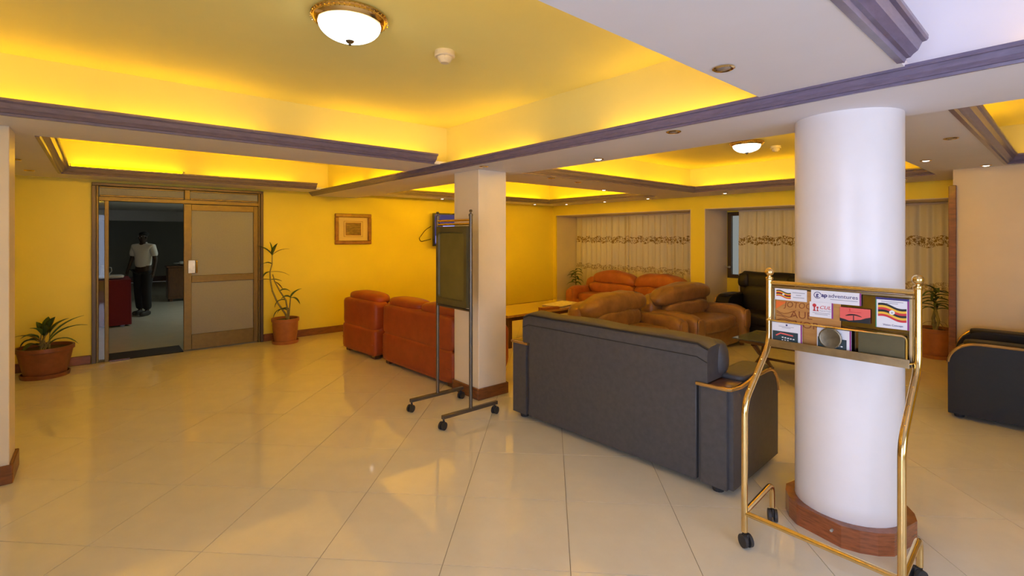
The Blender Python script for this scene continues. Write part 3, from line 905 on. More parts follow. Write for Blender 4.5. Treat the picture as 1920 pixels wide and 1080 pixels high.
# ---- coffee tables
gt = thing('coffee_table', 'low glass-topped coffee table on crossed dark wooden legs', 'table', (6.08, 2.08, 0))
bm = NB(); box(bm, -0.34, 0.34, -0.60, 0.60, 0.437, 0.450, 0.004, 2); obj('glass_top', bm, 'table_glass', gt)
bm = NB(); box(bm, -0.30, 0.30, -0.54, 0.54, 0.395, 0.436, 0.006, 1); box(bm, -0.24, 0.24, -0.48, 0.48, 0.392, 0.4365)
obj('apron', bm, 'dark_wood', gt)
for s in (-1, 1):
    for t in (-1, 1):
        bm = NB()
        pts = [(t * 0.24, s * 0.42, 0.39), (t * 0.12, s * 0.40, 0.27), (0, s * 0.38, 0.19), (-t * 0.14, s * 0.40, 0.10), (-t * 0.26, s * 0.42, 0.03)]
        pts = [(x, y + t * 0.026, z) for x, y, z in pts]
        tube(bm, pts, [0.03, 0.026, 0.026, 0.026, 0.028], 8)
        box(bm, -t * 0.26 - 0.03, -t * 0.26 + 0.03, s * 0.42 + t * 0.026 - 0.025, s * 0.42 + t * 0.026 + 0.025, 0, 0.03)
        obj('leg', bm, 'dark_wood', gt, smooth=True)
bm = NB(); cyl(bm, (0, -0.38, 0.19), (0, 0.38, 0.19), 0.014, n=10); obj('stretcher', bm, 'dark_wood', gt)

wt = thing('wooden_table', 'long low wooden table holding newspapers behind the black sofa', 'table', (5.45, 5.78, 0))
bm = NB(); box(bm, -0.95, 0.95, -0.42, 0.42, 0.465, 0.50, 0.006, 2); obj('table_top', bm, 'polished_wood', wt)
bm = NB(); box(bm, -0.86, 0.86, -0.34, 0.34, 0.40, 0.464); obj('apron', bm, 'dark_wood', wt)
for s in (-1, 1):
    for t in (-1, 1):
        bm = NB(); box(bm, s * 0.82 - 0.035, s * 0.82 + 0.035, t * 0.30 - 0.035, t * 0.30 + 0.035, 0, 0.40, 0.005, 1); obj('leg', bm, 'dark_wood', wt)
def paper(label, loc, rz, sx, sy, h, mname, seed):
    t = thing('newspaper', label, 'newspaper', loc, rz)
    n = 3
    for i in range(n):
        bm = NB(); a = h / n
        box(bm, -sx / 2 + random.uniform(-.012, .012), sx / 2 + random.uniform(-.012, .012), -sy / 2 + random.uniform(-.012, .012), sy / 2, i * a, i * a + a * 0.9)
        obj('sheet', bm, mname, t)
    return t
paper('pale open newspaper lying flat on the wooden table', (5.98, 5.70, 0.501), R(12), 0.62, 0.36, 0.014, 'paper_warm', 1)
paper('folded brown newspaper on the table edge near the brown armchair', (5.45, 5.46, 0.501), R(-12), 0.34, 0.10, 0.03, 'ink_brown', 2)

# ---- wheeled notice board
def caster(parent, x, y, r=0.032, yaw=0.0, top=0.085):
    c_ = empty('caster', (x, y, 0), yaw); c_.parent = parent
    bm = NB()
    for s in (-1, 1):
        cyl(bm, (-0.012, s * 0.008, r), (-0.012, s * 0.024, r), r, n=18)
    obj('wheel', bm, 'rubber', c_, smooth=True)
    bm = NB(); box(bm, -0.03, 0.014, -0.006, 0.006, r * 0.8, r * 2.1, 0.003, 1); cyl(bm, (0, 0, r * 1.9), (0, 0, top), 0.008, n=8)
    obj('fork', bm, 'rubber', c_)
    return c_
nb = thing('notice_board', 'dark framed notice board on a wheeled metal stand beside the square column', 'notice board', (2.535, 3.81, 0))
for y in (-0.28, 0.275):
    bm = NB(); box(bm, -0.30, 0.30, y - 0.016, y + 0.016, 0.088, 0.120, 0.003, 1); obj('foot_bar', bm, 'steel_dark', nb)
    bm = NB(); tube(bm, [(0, y, 0.119), (0, y, 1.845)], 0.016, 12); lathe(bm, [(0.019, 1.835), (0.019, 1.85), (0.008, 1.858), (0.008, 1.868), (0.016, 1.876), (0.012, 1.89), (0, 1.893)], 12, 0, y)
    obj('post', bm, 'steel_dark', nb, smooth=True)
    for x in (-0.285, 0.27): caster(nb, x, y, 0.034, R(20 if x < 0 else 200), 0.09)
for z_, m_ in ((1.80, 'brass'), (0.985, 'steel_dark'), (1.765, 'brass')):
    bm = NB(); cyl(bm, (0, -0.28, z_), (0, 0.275, z_), 0.012, n=10); obj('crossbar', bm, m_, nb, smooth=True)
# board: raised frame and sunken face with rounded corners
bm = NB(); box(bm, -0.012, 0.030, -0.255, 0.250, 1.005, 1.745, 0.006, 1); bd = obj('board', bm, 'board_olive', nb)
def rrect(w_, h_, r_, n=5):
    pts = []
    for sx, sy, a in ((1, 1, 0), (-1, 1, 90), (-1, -1, 180), (1, -1, 270)):
        pts += [(sx * (w_ / 2 - r_) + r_ * math.cos(R(a + 90 * i / n)), sy * (h_ / 2 - r_) + r_ * math.sin(R(a + 90 * i / n))) for i in range(n + 1)]
    return pts
bm = NB()
o_, i_ = rrect(0.505, 0.74, 0.012), rrect(0.43, 0.63, 0.04)
A = [bm.verts.new((-0.0125, a - 0.0025, 1.375 + b)) for a, b in o_]; B = [bm.verts.new((-0.034, a - 0.0025, 1.375 + b)) for a, b in o_]
Cc = [bm.verts.new((-0.034, a - 0.0025, 1.375 + b)) for a, b in i_]; Dd = [bm.verts.new((-0.016, a * 0.97 - 0.0025, 1.375 + b * 0.97)) for a, b in i_]
for P_, Q_ in ((A, B), (B, Cc), (Cc, Dd)):
    for k in range(len(P_)):
        l = (k + 1) % len(P_); bm.faces.new((P_[k], P_[l], Q_[l], Q_[k]))
obj('board_rim', bm, 'board_olive', bd, smooth=True, angle=30)
bm = NB(); prism(bm, rrect(0.42, 0.62, 0.035), lambda a, b, h: (h, a - 0.0025, 1.375 + b), -0.017, -0.0125); obj('board_face', bm, 'board_face', bd)

# ---- brass brochure rack in front of the round column
rk = thing('brochure_rack', 'polished brass brochure rack on casters in front of the round column', 'rack', (2.80, 0.825, 0))
OX, OY = 2.80, 0.825
LX, UX, RX = 2.625 - OX, 2.945 - OX, 2.985 - OX
for s, nm in ((1, 'L'), (-1, 'R')):
    y = s * 0.333
    bm = NB()
    tube(bm, bend([(LX, y, 0.075), (LX, y, 0.76), (UX, y, 1.03), (UX, y, 1.405)], 0.07, 8), 0.0165, 16)
    up = obj('upright', bm, 'brass', rk, smooth=True)
    bm = NB(); lathe(bm, [(0.0175, 1.400), (0.0195, 1.405), (0.0195, 1.415), (0.010, 1.419), (0.010, 1.425)] + [(max(0.024 * math.cos(R(t)), 0.0), 1.446 + 0.024 * math.sin(R(t))) for t in range(-65, 91, 14)] + [(0, 1.470)], 20, UX, y)
    obj('finial', bm, 'brass', up, smooth=True)
    bm = NB(); tube(bm, bend([(LX, y, 0.175), (RX, y, 0.215), (RX, y, 0.075)], 0.06, 8), 0.0145, 14); obj('rear_leg', bm, 'brass', rk, smooth=True)
    caster(rk, LX, y, 0.034, R(60 if s > 0 else 120), 0.085); caster(rk, RX, y, 0.034, R(30 * s), 0.085)
    # lower screw-holed slope fittings
    for t in (0.2, 0.45, 0.7):
        px, pz = LX + (UX - LX) * t, 0.76 + 0.27 * t
        bm = NB(); cyl(bm, (px - 0.022 * 0.64, y, pz + 0.022 * 0.77), (px, y, pz), 0.004, n=8); obj('stud', bm, 'brass', up)
bm = NB(); cyl(bm, (LX, -0.333, 0.175), (LX, 0.333, 0.175), 0.0135, n=14); obj('crossbar', bm, 'brass', rk, smooth=True)
bm = NB(); cyl(bm, (UX, -0.333, 1.385), (UX, 0.333, 1.385), 0.0125, n=14); obj('top_bar', bm, 'brass', rk, smooth=True)
FX = UX - 0.004
bm = NB(); box(bm, FX - 0.006, FX + 0.006, -0.316, 0.316, 1.355, 1.371, 0.003, 1); box(bm, FX - 0.006, FX + 0.006, -0.316, 0.316, 1.030, 1.046, 0.003, 1)
for s in (-1, 1): box(bm, FX - 0.006, FX + 0.006, s * 0.308 - 0.008, s * 0.308 + 0.008, 1.046, 1.355, 0.003, 1)
obj('panel_frame', bm, 'dull_brass', rk)
bm = NB(); box(bm, FX, FX + 0.004, -0.3, 0.3, 1.046, 1.355); obj('back_panel', bm, 'panel_brass', rk)
# lower pocket: floor, front lip and wire rail
bm = NB(); box(bm, FX - 0.052, FX - 0.0065, -0.312, 0.312, 1.030, 1.034); box(bm, FX - 0.056, FX - 0.052, -0.312, 0.312, 1.030, 1.072, 0.001, 1)
obj('pocket_lip', bm, 'dull_brass', rk)
bm = NB(); tube(bm, bend([(FX - 0.05, 0.325, 1.178), (FX - 0.05, -0.300, 1.178), (FX - 0.05, -0.300, 1.04)], 0.02, 5), 0.0045, 8)
obj('wire_rail', bm, 'brass', rk, smooth=True)
bm = NB(); tube(bm, [(FX - 0.05, 0.325, 1.178), (UX, 0.333, 1.178)], 0.0045, 8); tube(bm, [(FX - 0.05, -0.300, 1.05), (UX, -0.333, 1.05)], 0.0045, 8)
obj('rail_hook', bm, 'brass', rk, smooth=True)
bm = NB(); box(bm, FX - 0.030, FX - 0.026, -0.290, -0.105, 1.0345, 1.170, 0.001, 1); obj('divider_plate', bm, 'board_olive', rk)

# ---- printed cards in the rack. local x = right, y = up, z = toward the reader
CARD_ROT = Matrix(((0, 0, -1), (-1, 0, 0), (0, 1, 0))).to_euler()
def card(name, label, y_left, y_right, z_bot, z_top, xw, base='paper', cat='card', th=0.0012, edge=None):
    W_, H_ = y_left - y_right, z_top - z_bot
    r = thing(name, label, cat, (xw, y_left, z_bot), rot=CARD_ROT)
    bm = NB(); box(bm, 0, W_, 0, H_, -th, 0); obj('sheet', bm, base, r)
    if edge:
        bm = NB(); box(bm, W_ - 0.007, W_, 0, H_, 0.0001, 0.0006); obj('edge_strip', bm, edge, r)
    return r, W_, H_
def rectp(root, name, x0, x1, y0, y1, m, z=0.0002, t=0.0005):
    bm = NB(); box(bm, x0, x1, y0, y1, z, z + t); return obj(name, bm, m, root)
def write(root, body, x, y, size, m, shear=0.0, offset=0.0, align='LEFT', width=None, name='lettering'):
    me = text_mesh(body, size, align, shear, offset)
    if width:
        xs_ = [v.co.x for v in me.vertices]; k = width / max(1e-6, max(xs_) - min(xs_))
        for v in me.vertices: v.co.x *= k
    o = obj(name, me, m, root); o.location = (x, y, 0.0006); return o
def flag(root, x0, x1, y0, y1, amp):
    """wavy six-striped flag with a white disc"""
    cols = ['ink_black', 'flag_yellow', 'ink_red', 'ink_black', 'flag_yellow', 'ink_red']
    N = 16
    drop = (y1 - y0) * 0.20
    hgt = (y1 - y0) - drop - 2 * amp
    def yy(u, v): return y1 - amp - drop * u - v * hgt + amp * math.sin(u * 2 * PI)
    for k, c_ in enumerate(cols):
        bm = NB()
        poly = [(x0 + (x1 - x0) * i / N, yy(i / N, k / 6)) for i in range(N + 1)] + [(x0 + (x1 - x0) * i / N, yy(i / N, (k + 1) / 6)) for i in range(N, -1, -1)]
        prism(bm, poly, lambda a, b, h: (a, b, h), 0.0002, 0.0008)
        obj('flag_stripe', bm, c_, root)
    bm = NB(); cyl(bm, ((x0 + x1) / 2, yy(0.5, 0.5), 0.0008), ((x0 + x1) / 2, yy(0.5, 0.5), 0.0014), hgt * 0.17, n=20); obj('flag_disc', bm, 'white_print', root)
    bm = NB(); cyl(bm, ((x0 + x1) / 2, yy(0.5, 0.5) - hgt * .02, 0.0014), ((x0 + x1) / 2, yy(0.5, 0.5) - hgt * .02, 0.0017), hgt * 0.06, n=10); obj('flag_mark', bm, 'ink_grey', root)
def lines(root, x0, x1, ys, h, m='ink_grey'):
    for y, f in ys:
        c_ = (x0 + x1) / 2; hw = (x1 - x0) / 2 * f
        rectp(root, 'print_line', c_ - hw, c_ + hw, y, y + h, m)

XF = OX + FX                       # front plane of the brass panel
# wood-look poster behind the cards
r, a, b = card('wood_poster', 'orange wood-grain poster with brown capitals behind the small cards', 1.118, 0.80, 1.050, 1.352, XF - 0.0085, 'poster_wood', 'poster')
write(r, 'JOTOC', 0.045, 0.205, 0.046, 'ink_brown', width=0.14, shear=0.15)
write(r, 'AUE', 0.075, 0.150, 0.056, 'ink_brown', width=0.11)
write(r, 'VOR', 0.10, 0.100, 0.05, 'ink_brown', width=0.12)
bm = NB(); prism(bm, [(0.001, 0.19), (0.06, 0.235), (0.001, 0.235)], lambda x, y, h: (x, y, h), 0.0002, 0.0007); obj('orange_patch', bm, 'poster_orange', r)
bm = NB(); prism(bm, [(0.001, 0.001), (0.08, 0.03), (0.001, 0.05)], lambda x, y, h: (x, y, h), 0.0002, 0.0007); obj('orange_patch', bm, 'poster_orange', r)
for k in range(4):
    bm = NB(); tube(bm, [(0.005 + 0.02 * t, 0.125 + k * 0.018 + 0.012 * math.sin(t * 0.9 + k), 0.0004) for t in range(6)], 0.0018, 5); obj('grain_line', bm, 'ink_brown', r)

r, a, b = card('flag_card', 'small white card with a striped flag, top left in the rack', 1.122, 0.958, 1.293, 1.357, XF - 0.012)
flag(r, 0.008, 0.084, 0.006, b - 0.006, 0.004); lines(r, 0.09, a - 0.008, [(0.044, 0.95), (0.031, 0.4), (0.018, 0.85)], 0.0035)
r, a, b = card('gap_card', 'white card printed gap adventures in navy letters', 0.937, 0.711, 1.299, 1.363, XF - 0.014, edge='ink_purple')
bm = NB(); tube(bm, [(0.031 + 0.0165 * math.cos(R(t)), 0.0375 + 0.0165 * math.sin(R(t)), 0.0005) for t in range(20, 331, 15)], 0.0016, 6); obj('logo_ring', bm, 'ink_navy', r)
write(r, 'g', 0.0235, 0.032, 0.027, 'ink_navy', offset=0.0008)
write(r, 'ap', 0.0485, 0.0305, 0.029, 'ink_navy', offset=0.0009, width=0.028)
write(r, 'adventures', 0.081, 0.0305, 0.028, 'ink_navy', width=0.130)
lines(r, 0.09, a - 0.015, [(0.019, 1.0)], 0.003)
r, a, b = card('tour_card', 'white card lettered CUL with a red emblem below the gap adventures card', 0.943, 0.833, 1.219, 1.300, XF - 0.017, edge='ink_purple')
bm = NB(); cyl(bm, (0.023, 0.062, 0.0002), (0.023, 0.062, 0.0008), 0.0095, n=14); box(bm, 0.020, 0.026, 0.034, 0.056, 0.0002, 0.0008); box(bm, 0.016, 0.030, 0.032, 0.037, 0.0002, 0.0008)
cyl(bm, (0.038, 0.052, 0.0002), (0.038, 0.052, 0.0008), 0.005, n=12); box(bm, 0.036, 0.040, 0.034, 0.05, 0.0002, 0.0008); box(bm, 0.033, 0.043, 0.032, 0.036, 0.0002, 0.0008)
obj('emblem', bm, 'ink_red', r)
write(r, 'CUL', 0.046, 0.046, 0.025, 'ink_red', shear=0.3, width=0.050)
write(r, 'Tours & Travel', 0.048, 0.033, 0.009, 'ink_grey', width=0.05); lines(r, 0.012, a - 0.012, [(0.022, 0.95), (0.015, 0.7)], 0.0025)
r, a, b = card('coral_card', 'coral red card with a black landscape silhouette', 0.804, 0.673, 1.213, 1.285, XF - 0.0125, 'ink_coral')
bm = NB(); prism(bm, [(0, 0), (a, 0), (a, 0.032), (a - 0.02, 0.026), (a - 0.04, 0.016), (0.07, 0.012), (0.04, 0.006), (0.02, 0.012), (0, 0.016)], lambda x, y, h: (x, y, h), 0.0002, 0.0007); obj('silhouette', bm, 'ink_black', r)
bm = NB(); tube(bm, [(0.025 + 0.01 * t, 0.030 + 0.008 * math.sin(PI * t / 7), 0.0006) for t in range(8)], [0.0008, 0.003, 0.0035, 0.0035, 0.003, 0.003, 0.0025, 0.0008], 6); obj('tree_crown', bm, 'ink_black', r)
rectp(r, 'tree_trunk', 0.058, 0.062, 0.010, 0.034, 'ink_black'); rectp(r, 'mark', 0.042, 0.046, 0.055, 0.068, 'ink_red'); lines(r, 0.03, 0.10, [(0.050, 0.8)], 0.002, 'ink_red')
r, a, b = card('flag_booklet', 'white booklet with a large striped flag at the right of the rack', 0.652, 0.521, 1.203, 1.351, XF - 0.0125, edge='ink_purple', cat='booklet', th=0.004)
rectp(r, 'top_band', 0, a, b - 0.010, b, 'ink_navy', 0.0006); rectp(r, 'spine_strip', 0, 0.004, 0, b - 0.01, 'ink_green')
flag(r, 0.010, a - 0.010, 0.030, b - 0.022, 0.006)
write(r, 'Vision Concept', 0.030, 0.012, 0.013, 'ink_navy', width=0.078); lines(r, 0.02, a - 0.02, [(b - 0.020, 0.95), (b - 0.028, 0.5)], 0.003)
def leaflet(label, yl, yr):
    r, a, b = card('leaflet', label, yl, yr, 1.0355, 1.168, XF - 0.036, edge='ink_purple', cat='leaflet', th=0.006)
    rectp(r, 'photo', 0.004, a - 0.020, 0.0, 0.085, 'ink_teal')
    bm = NB(); prism(bm, [(0.02, 0.062), (0.045, 0.078), (0.11, 0.070), (0.11, 0.064), (0.047, 0.071), (0.024, 0.057)], lambda x, y, h: (x, y, h), 0.0008, 0.0012); obj('roof_stripe', bm, 'ink_coral', r)
    for k in range(5): rectp(r, 'lit_window', 0.052 + k * 0.014, 0.061 + k * 0.014, 0.050 - k * 0.0012, 0.056 - k * 0.0012, 'white_print', 0.0008)
    for k in range(3): rectp(r, 'lit_window', 0.052 + k * 0.014, 0.059 + k * 0.014, 0.036, 0.041, 'white_print', 0.0008)
    lines(r, 0.01, a - 0.015, [(0.112, 0.6), (0.105, 0.35)], 0.0025)
    bm = NB(); cyl(bm, (a / 2, 0.122, 0.0002), (a / 2, 0.122, 0.0008), 0.005, n=12); obj('crest', bm, 'ink_navy', r)
    return r
leaflet('leaflet with a dark hotel photograph, left in the lower pocket of the rack', 1.128, 0.974)
leaflet('leaflet half covered by the round badge in the lower pocket', 0.902, 0.748)
bd_ = thing('round_badge', 'round tarnished metal badge stuck on the lower pocket of the rack', 'badge', (XF - 0.057, 0.835, 1.123), rot=CARD_ROT)
bm = NB(); lathe(bm, [(0.0, 0.004), (0.042, 0.004), (0.047, 0.0055), (0.052, 0.004), (0.053, 0.0), (0.0, 0.0)], 36, caps=False); obj('disc', bm, 'pewter', bd_, smooth=True, angle=30)
# ================================================================ PLANTS, WALL THINGS, LAMPS, PERSON
def leaf_mesh(L, W, droop, curl=0.15, n=7, fold=0.25):
    """leaf growing along +x, bending down; returns bmesh (two-sided thin blade with a keel)"""
    bm = NB()
    rows = []
    for i in range(n + 1):
        t = i / n
        wd = W * (math.sin(PI * min(1, t * 0.93 + 0.05)) ** 0.8) * (1 - 0.35 * t)
        if i == n: wd = 0.001
        ang = droop * t
        x = L * (math.sin(ang) / droop if abs(droop) > 1e-3 else t)
        z = -L * ((1 - math.cos(ang)) / droop if abs(droop) > 1e-3 else 0)
        row = [bm.verts.new((x, -wd / 2, z + fold * wd)), bm.verts.new((x, 0, z)), bm.verts.new((x, wd / 2, z + fold * wd))]
        row += [bm.verts.new((x, 0, z - 0.0025))]
        rows.append(row)
    for A, B in zip(rows, rows[1:]):
        bm.faces.new((A[0], A[1], B[1], B[0])); bm.faces.new((A[1], A[2], B[2], B[1]))
        bm.faces.new((A[0], B[0], B[3], A[3])); bm.faces.new((A[2], A[3], B[3], B[2]))
    return bm
def leaf(parent, p, az, el, L, W, droop, m, roll=0.0):
    bm = leaf_mesh(L, W, droop)
    o = obj('leaf', bm, m, parent, smooth=True, angle=0)
    o.location = p
    o.rotation_euler = (roll, -el, az)
    return o
def pot(root, rt, rb, h, m, saucer=True, rim=0.03, ell=1.0):
    bm = NB()
    z0 = 0.012 if saucer else 0
    lathe(bm, [(rb * 0.9, z0), (rb, z0), (rb + (rt - rb) * 0.55, z0 + (h - z0) * 0.55), (rt - rim * 0.5, h - 0.05), (rt, h - 0.045), (rt, h), (rt - 0.018, h), (rt - 0.022, h - 0.05), (0, h - 0.05)], 36)
    p_ = obj('pot', bm, m, root, smooth=True, angle=30)
    bm = NB(); lathe(bm, [(0, h - 0.055), (rt - 0.024, h - 0.055), (rt - 0.026, h - 0.035), (0, h - 0.028)], 30); obj('soil', bm, 'soil', root, smooth=True)
    if saucer:
        bm = NB(); lathe(bm, [(rb * 0.95, 0), (rb + 0.03, 0), (rb + 0.04, 0.045), (rb + 0.03, 0.047), (rb + 0.024, 0.011), (0, 0.011)], 36); obj('saucer', bm, m, root, smooth=True, angle=30)
    return p_

# left of the door: wide bowl with arching strap leaves
p = thing('potted_plant', 'wide brown bowl of arching strap leaves left of the glazed door', 'plant', (-0.47, 7.95, 0))
pot(p, 0.262, 0.185, 0.355, 'terracotta_dark')
def shoot(az, h, out, L, W, el, dr, m):
    a = R(az)
    b0 = Vector((0.05 * math.cos(a * 2.3), 0.05 * math.sin(a * 1.7), 0.31))
    t0 = Vector((math.cos(a) * out, math.sin(a) * out, 0.32 + h))
    bm = NB(); tube(bm, [b0, b0.lerp(t0, 0.5) + Vector((0, 0, 0.03)), t0], [0.009, 0.007, 0.005], 6); obj('stem', bm, 'stem', p, smooth=True)
    leaf(p, t0, a, R(el), L, W, R(dr), m)
# azimuths: -40 is to the right in the photograph, 140 to the left
for sp in ((-40, .10, .05, .50, .055, 50, 55, 'leaf_green'), (-52, .06, .06, .46, .05, 38, 70, 'leaf_green'), (-25, .12, .04, .44, .06, 60, 45, 'leaf_green'),
           (140, .08, .06, .36, .05, 42, 70, 'leaf_dry'), (120, .16, .05, .20, .10, 70, 40, 'leaf_dark'), (160, .10, .08, .20, .11, 30, 110, 'leaf_dark'),
           (80, .20, .03, .19, .10, 78, 30, 'leaf_green'), (-90, .16, .04, .22, .10, 70, 50, 'leaf_dark'), (200, .14, .06, .18, .11, 50, 90, 'leaf_green'),
           (-60, .22, .05, .22, .09, 72, 40, 'leaf_dark'), (20, .18, .04, .24, .09, 66, 50, 'leaf_green'), (-140, .06, .08, .20, .11, 35, 110, 'leaf_dark'), (230, .18, .05, .18, .10, 65, 60, 'leaf_green')):
    shoot(*sp)

# right of the door: tall thin cane plant
p = thing('potted_plant', 'tall thin cane plant in a terracotta pot right of the glazed door', 'plant', (2.22, 8.02, 0))
pot(p, 0.20, 0.155, 0.385, 'terracotta')
ux, uy = RT.x, RT.y            # the sideways direction in which the canes lean
def cane(pts, r0, r1):
    P_ = [(ux * a * 1.45 + 0.02 * math.sin(b * 7), uy * a * 1.45, b) for a, b in pts]
    bm = NB(); tube(bm, P_, [r0 + (r1 - r0) * i / (len(P_) - 1) for i in range(len(P_))], 8); obj('cane', bm, 'stem', p, smooth=True); return P_
c1 = cane([(0.02, .33), (0.0, .45), (-.07, .62), (-.13, .80), (-.17, .98), (-.18, 1.10), (-.155, 1.22), (-.14, 1.36)], .016, .007)
c2 = cane([(0.02, .33), (0.03, .50), (0.02, .66), (-.05, .80), (-.12, .95), (-.15, 1.06)], .015, .008)
c3 = cane([(0.02, .33), (0.05, .52), (0.07, .70)], .014, .008)
def lside(P_, i, side, el, L, W, dr, m, tw=0.0):
    az = math.atan2(uy * side, ux * side) + tw
    leaf(p, P_[i], az, R(el), L * 1.05, W * 1.5, R(dr), m)
lside(c1, 7, -1, 55, .26, .05, 40, 'leaf_dark', .3); lside(c1, 7, 1, 70, .22, .05, 30, 'leaf_dark', -.5); lside(c1, 7, -1, 85, .20, .045, 10, 'leaf_green', .9); lside(c1, 7, 1, 45, .28, .02, 50, 'leaf_dry')
lside(c1, 6, -1, 40, .22, .06, 130, 'leaf_dark', .4); lside(c1, 5, -1, -10, .14, .05, 60, 'leaf_dark'); lside(c1, 4, 1, 5, .16, .035, 30, 'leaf_dark', .4)
lside(c1, 4, -1, 5, .22, .03, 20, 'leaf_dry'); lside(c1, 5, 1, 10, .30, .015, 40, 'leaf_dry')
lside(c2, 4, 1, -35, .18, .03, 20, 'leaf_dry'); lside(c2, 3, 1, 35, .16, .07, 80, 'leaf_green', .3); lside(c2, 2, -1, 20, .24, .045, 110, 'leaf_dark'); lside(c2, 1, -1, 30, .30, .045, 120, 'leaf_dark')
lside(c3, 2, 1, 60, .22, .06, 40, 'leaf_green'); lside(c3, 2, 1, 10, .22, .04, 70, 'leaf_dark', -.4); lside(c3, 1, -1, 25, .22, .05, 90, 'leaf_dark'); lside(c3, 2, -1, 40, .16, .08, 100, 'leaf_green', .6)
lside(c3, 0, -1, 35, .28, .035, 100, 'leaf_dark', .2); lside(c3, 0, 1, 30, .16, .05, 60, 'leaf_dry', .3)

# far window corner plant and the one at the right-hand window
p = thing('potted_plant', 'small leafy plant in a tan pot by the far left curtain', 'plant', (8.86, 7.95, 0))
pot(p, 0.17, 0.13, 0.34, 'terracotta', False)
bm = NB(); tube(bm, [(0, 0, .30), (0.01, 0.02, .55), (0, 0.03, .80)], [.012, .010, .007], 7); obj('stem', bm, 'stem', p, smooth=True)
for k in range(16):
    leaf(p, (0, 0.02, .50 + .022 * k), k * 2.4, R(35 - k % 3 * 12), .20 + .05 * (k % 2), .075, R(75), ('leaf_green', 'leaf_dark')[k % 2])
p = thing('potted_plant', 'bushy dark-leaved plant in a round pot beside the brown corner trim', 'plant', (8.72, 1.27, 0))
pot(p, 0.20, 0.155, 0.40, 'terracotta', True)
bm = NB(); tube(bm, [(0.02, 0, .36), (0.05, .03, .52), (0.0, .0, .66), (0, 0, .78)], [.03, .02, .016, .012], 8); obj('stem', bm, 'stem', p, smooth=True)
bm = NB(); tube(bm, [(-0.03, 0, .36), (-0.05, -.04, .50), (0.0, .0, .66)], [.025, .018, .014], 8); obj('stem', bm, 'stem', p, smooth=True)
for k in range(26):
    leaf(p, (0, 0, .62 + .012 * k), k * 2.4, R(60 - (k * 13) % 50), .22 + .08 * ((k * 7) % 3) / 3, .055, R(60 + (k * 17) % 50), ('leaf_dark', 'leaf_green', 'leaf_dark')[k % 3])
for k in range(4): leaf(p, (0, 0, .45), k * 1.7 + .4, R(50), .24, .015, R(150), 'leaf_dry')

# ---- framed picture on the back wall
pf = thing('framed_picture', 'small picture in a wide wooden frame on the yellow wall', 'picture', (3.43, Y1, 1.782))
def fbox(name, m, x0, x1, z0, z1, y0, y1, bev=0.003, parent=None):
    bm = NB(); box(bm, x0, x1, y0, y1, z0, z1, bev, 1); return obj(name, bm, m, parent or pf)
for nm, a in (('frame_bar', (-.33, .33, .205, .268)), ('frame_bar', (-.33, .33, -.268, -.205)), ('frame_bar', (-.33, -.265, -.205, .205)), ('frame_bar', (.265, .33, -.205, .205))):
    fbox(nm, 'frame_wood', *a, -0.042, -0.002, 0.010)
fbox('mat_board', 'mat_board', -.264, .264, -.204, .204, -0.014, -0.004, 0)
fbox('inner_line', 'ink_brown', -.172, .172, -.138, .138, -0.0152, -0.0142, 0); fbox('inner_mat', 'mat_board', -.166, .166, -.132, .132, -0.0165, -0.0154, 0)
fbox('inner_frame', 'frame_wood', -.140, .140, -.112, .112, -0.0215, -0.0167, 0.002); fbox('print', 'picture_print', -.125, .125, -.097, .097, -0.0235, -0.0217, 0)

# ---- wall television
tv = thing('television', 'black flat television mounted on the yellow wall behind the notice board', 'television', (5.47, Y1 - 0.20, 1.785), R(-7))
bm = NB(); box(bm, -.50, .50, -.03, .03, -.325, .325, .01, 2); obj('case', bm, 'plastic_black', tv)
bm = NB(); box(bm, -.47, .47, -.034, -.0305, -.285, .295); sc_ = obj('screen', bm, 'screen', tv)
for a in ((-.44, -.30, -.20, .05), (-.455, -.36, -.26, -.12), (-.3, .1, -.1, .1), (.15, .4, -.22, .15)):
    bm = NB(); box(bm, a[0], a[1], -.0352, -.0342, a[2], a[3]); obj('screen_image', bm, 'screen_glow', sc_)
bm = NB(); box(bm, -.10, .10, .030, .185, -.1, .1); obj('bracket', bm, 'plastic_black', tv)
cb = thing('cable', 'thin black cable looping out beside the television', 'cable', (4.97, Y1 - 0.03, 1.75))
bm = NB(); tube(bm, bend([(0.03, .01, 0.10), (-.10, 0, 0.03), (-.24, 0.0, -.14), (-.20, 0.0, -.20), (0.03, .01, -.15)], 0.09, 8), 0.006, 6); obj('lead', bm, 'plastic_black', cb, smooth=True)

# ---- ceiling dome lamps and smoke detectors
def dome(label, x, y, s=1.0):
    t = thing('ceiling_lamp', label, 'lamp', (x, y, ZT))
    bm = NB(); lathe(bm, [(0.0, -0.001), (.185 * s, -.001), (.192 * s, -.012), (.182 * s, -.018), (.184 * s, -.030), (.176 * s, -.040), (.166 * s, -.046), (.158 * s, -.046), (.150 * s, -.030), (0, -.030)], 48)
    rg = obj('brass_ring', bm, 'brass', t, smooth=True, angle=30)
    bm = NB()
    for k in range(48):
        a = 2 * PI * k / 48
        cyl(bm, (.1895 * s * math.cos(a), .1895 * s * math.sin(a), -.022), (.1935 * s * math.cos(a), .1935 * s * math.sin(a), -.022), .0035, n=6)
    o = obj('beading', bm, 'brass', rg); o['kind'] = 'stuff'
    bm = NB(); lathe(bm, [(.156 * s, -.044)] + [(.156 * s * math.cos(R(t_)), -.046 - .085 * s * math.sin(R(t_))) for t_ in range(6, 90, 7)] + [(0, -.046 - .085 * s)], 40, caps=False)
    obj('glass_dome', bm, 'dome_glass', t, smooth=True, angle=0)
    bm = NB(); lathe(bm, [(0.0, -.128 * s), (.022 * s, -.131 * s), (.016 * s, -.139 * s), (.006, -.142 * s), (.008, -.150 * s), (0, -.156 * s)], 16); obj('finial', bm, 'dark_bronze', t, smooth=True)
    return t
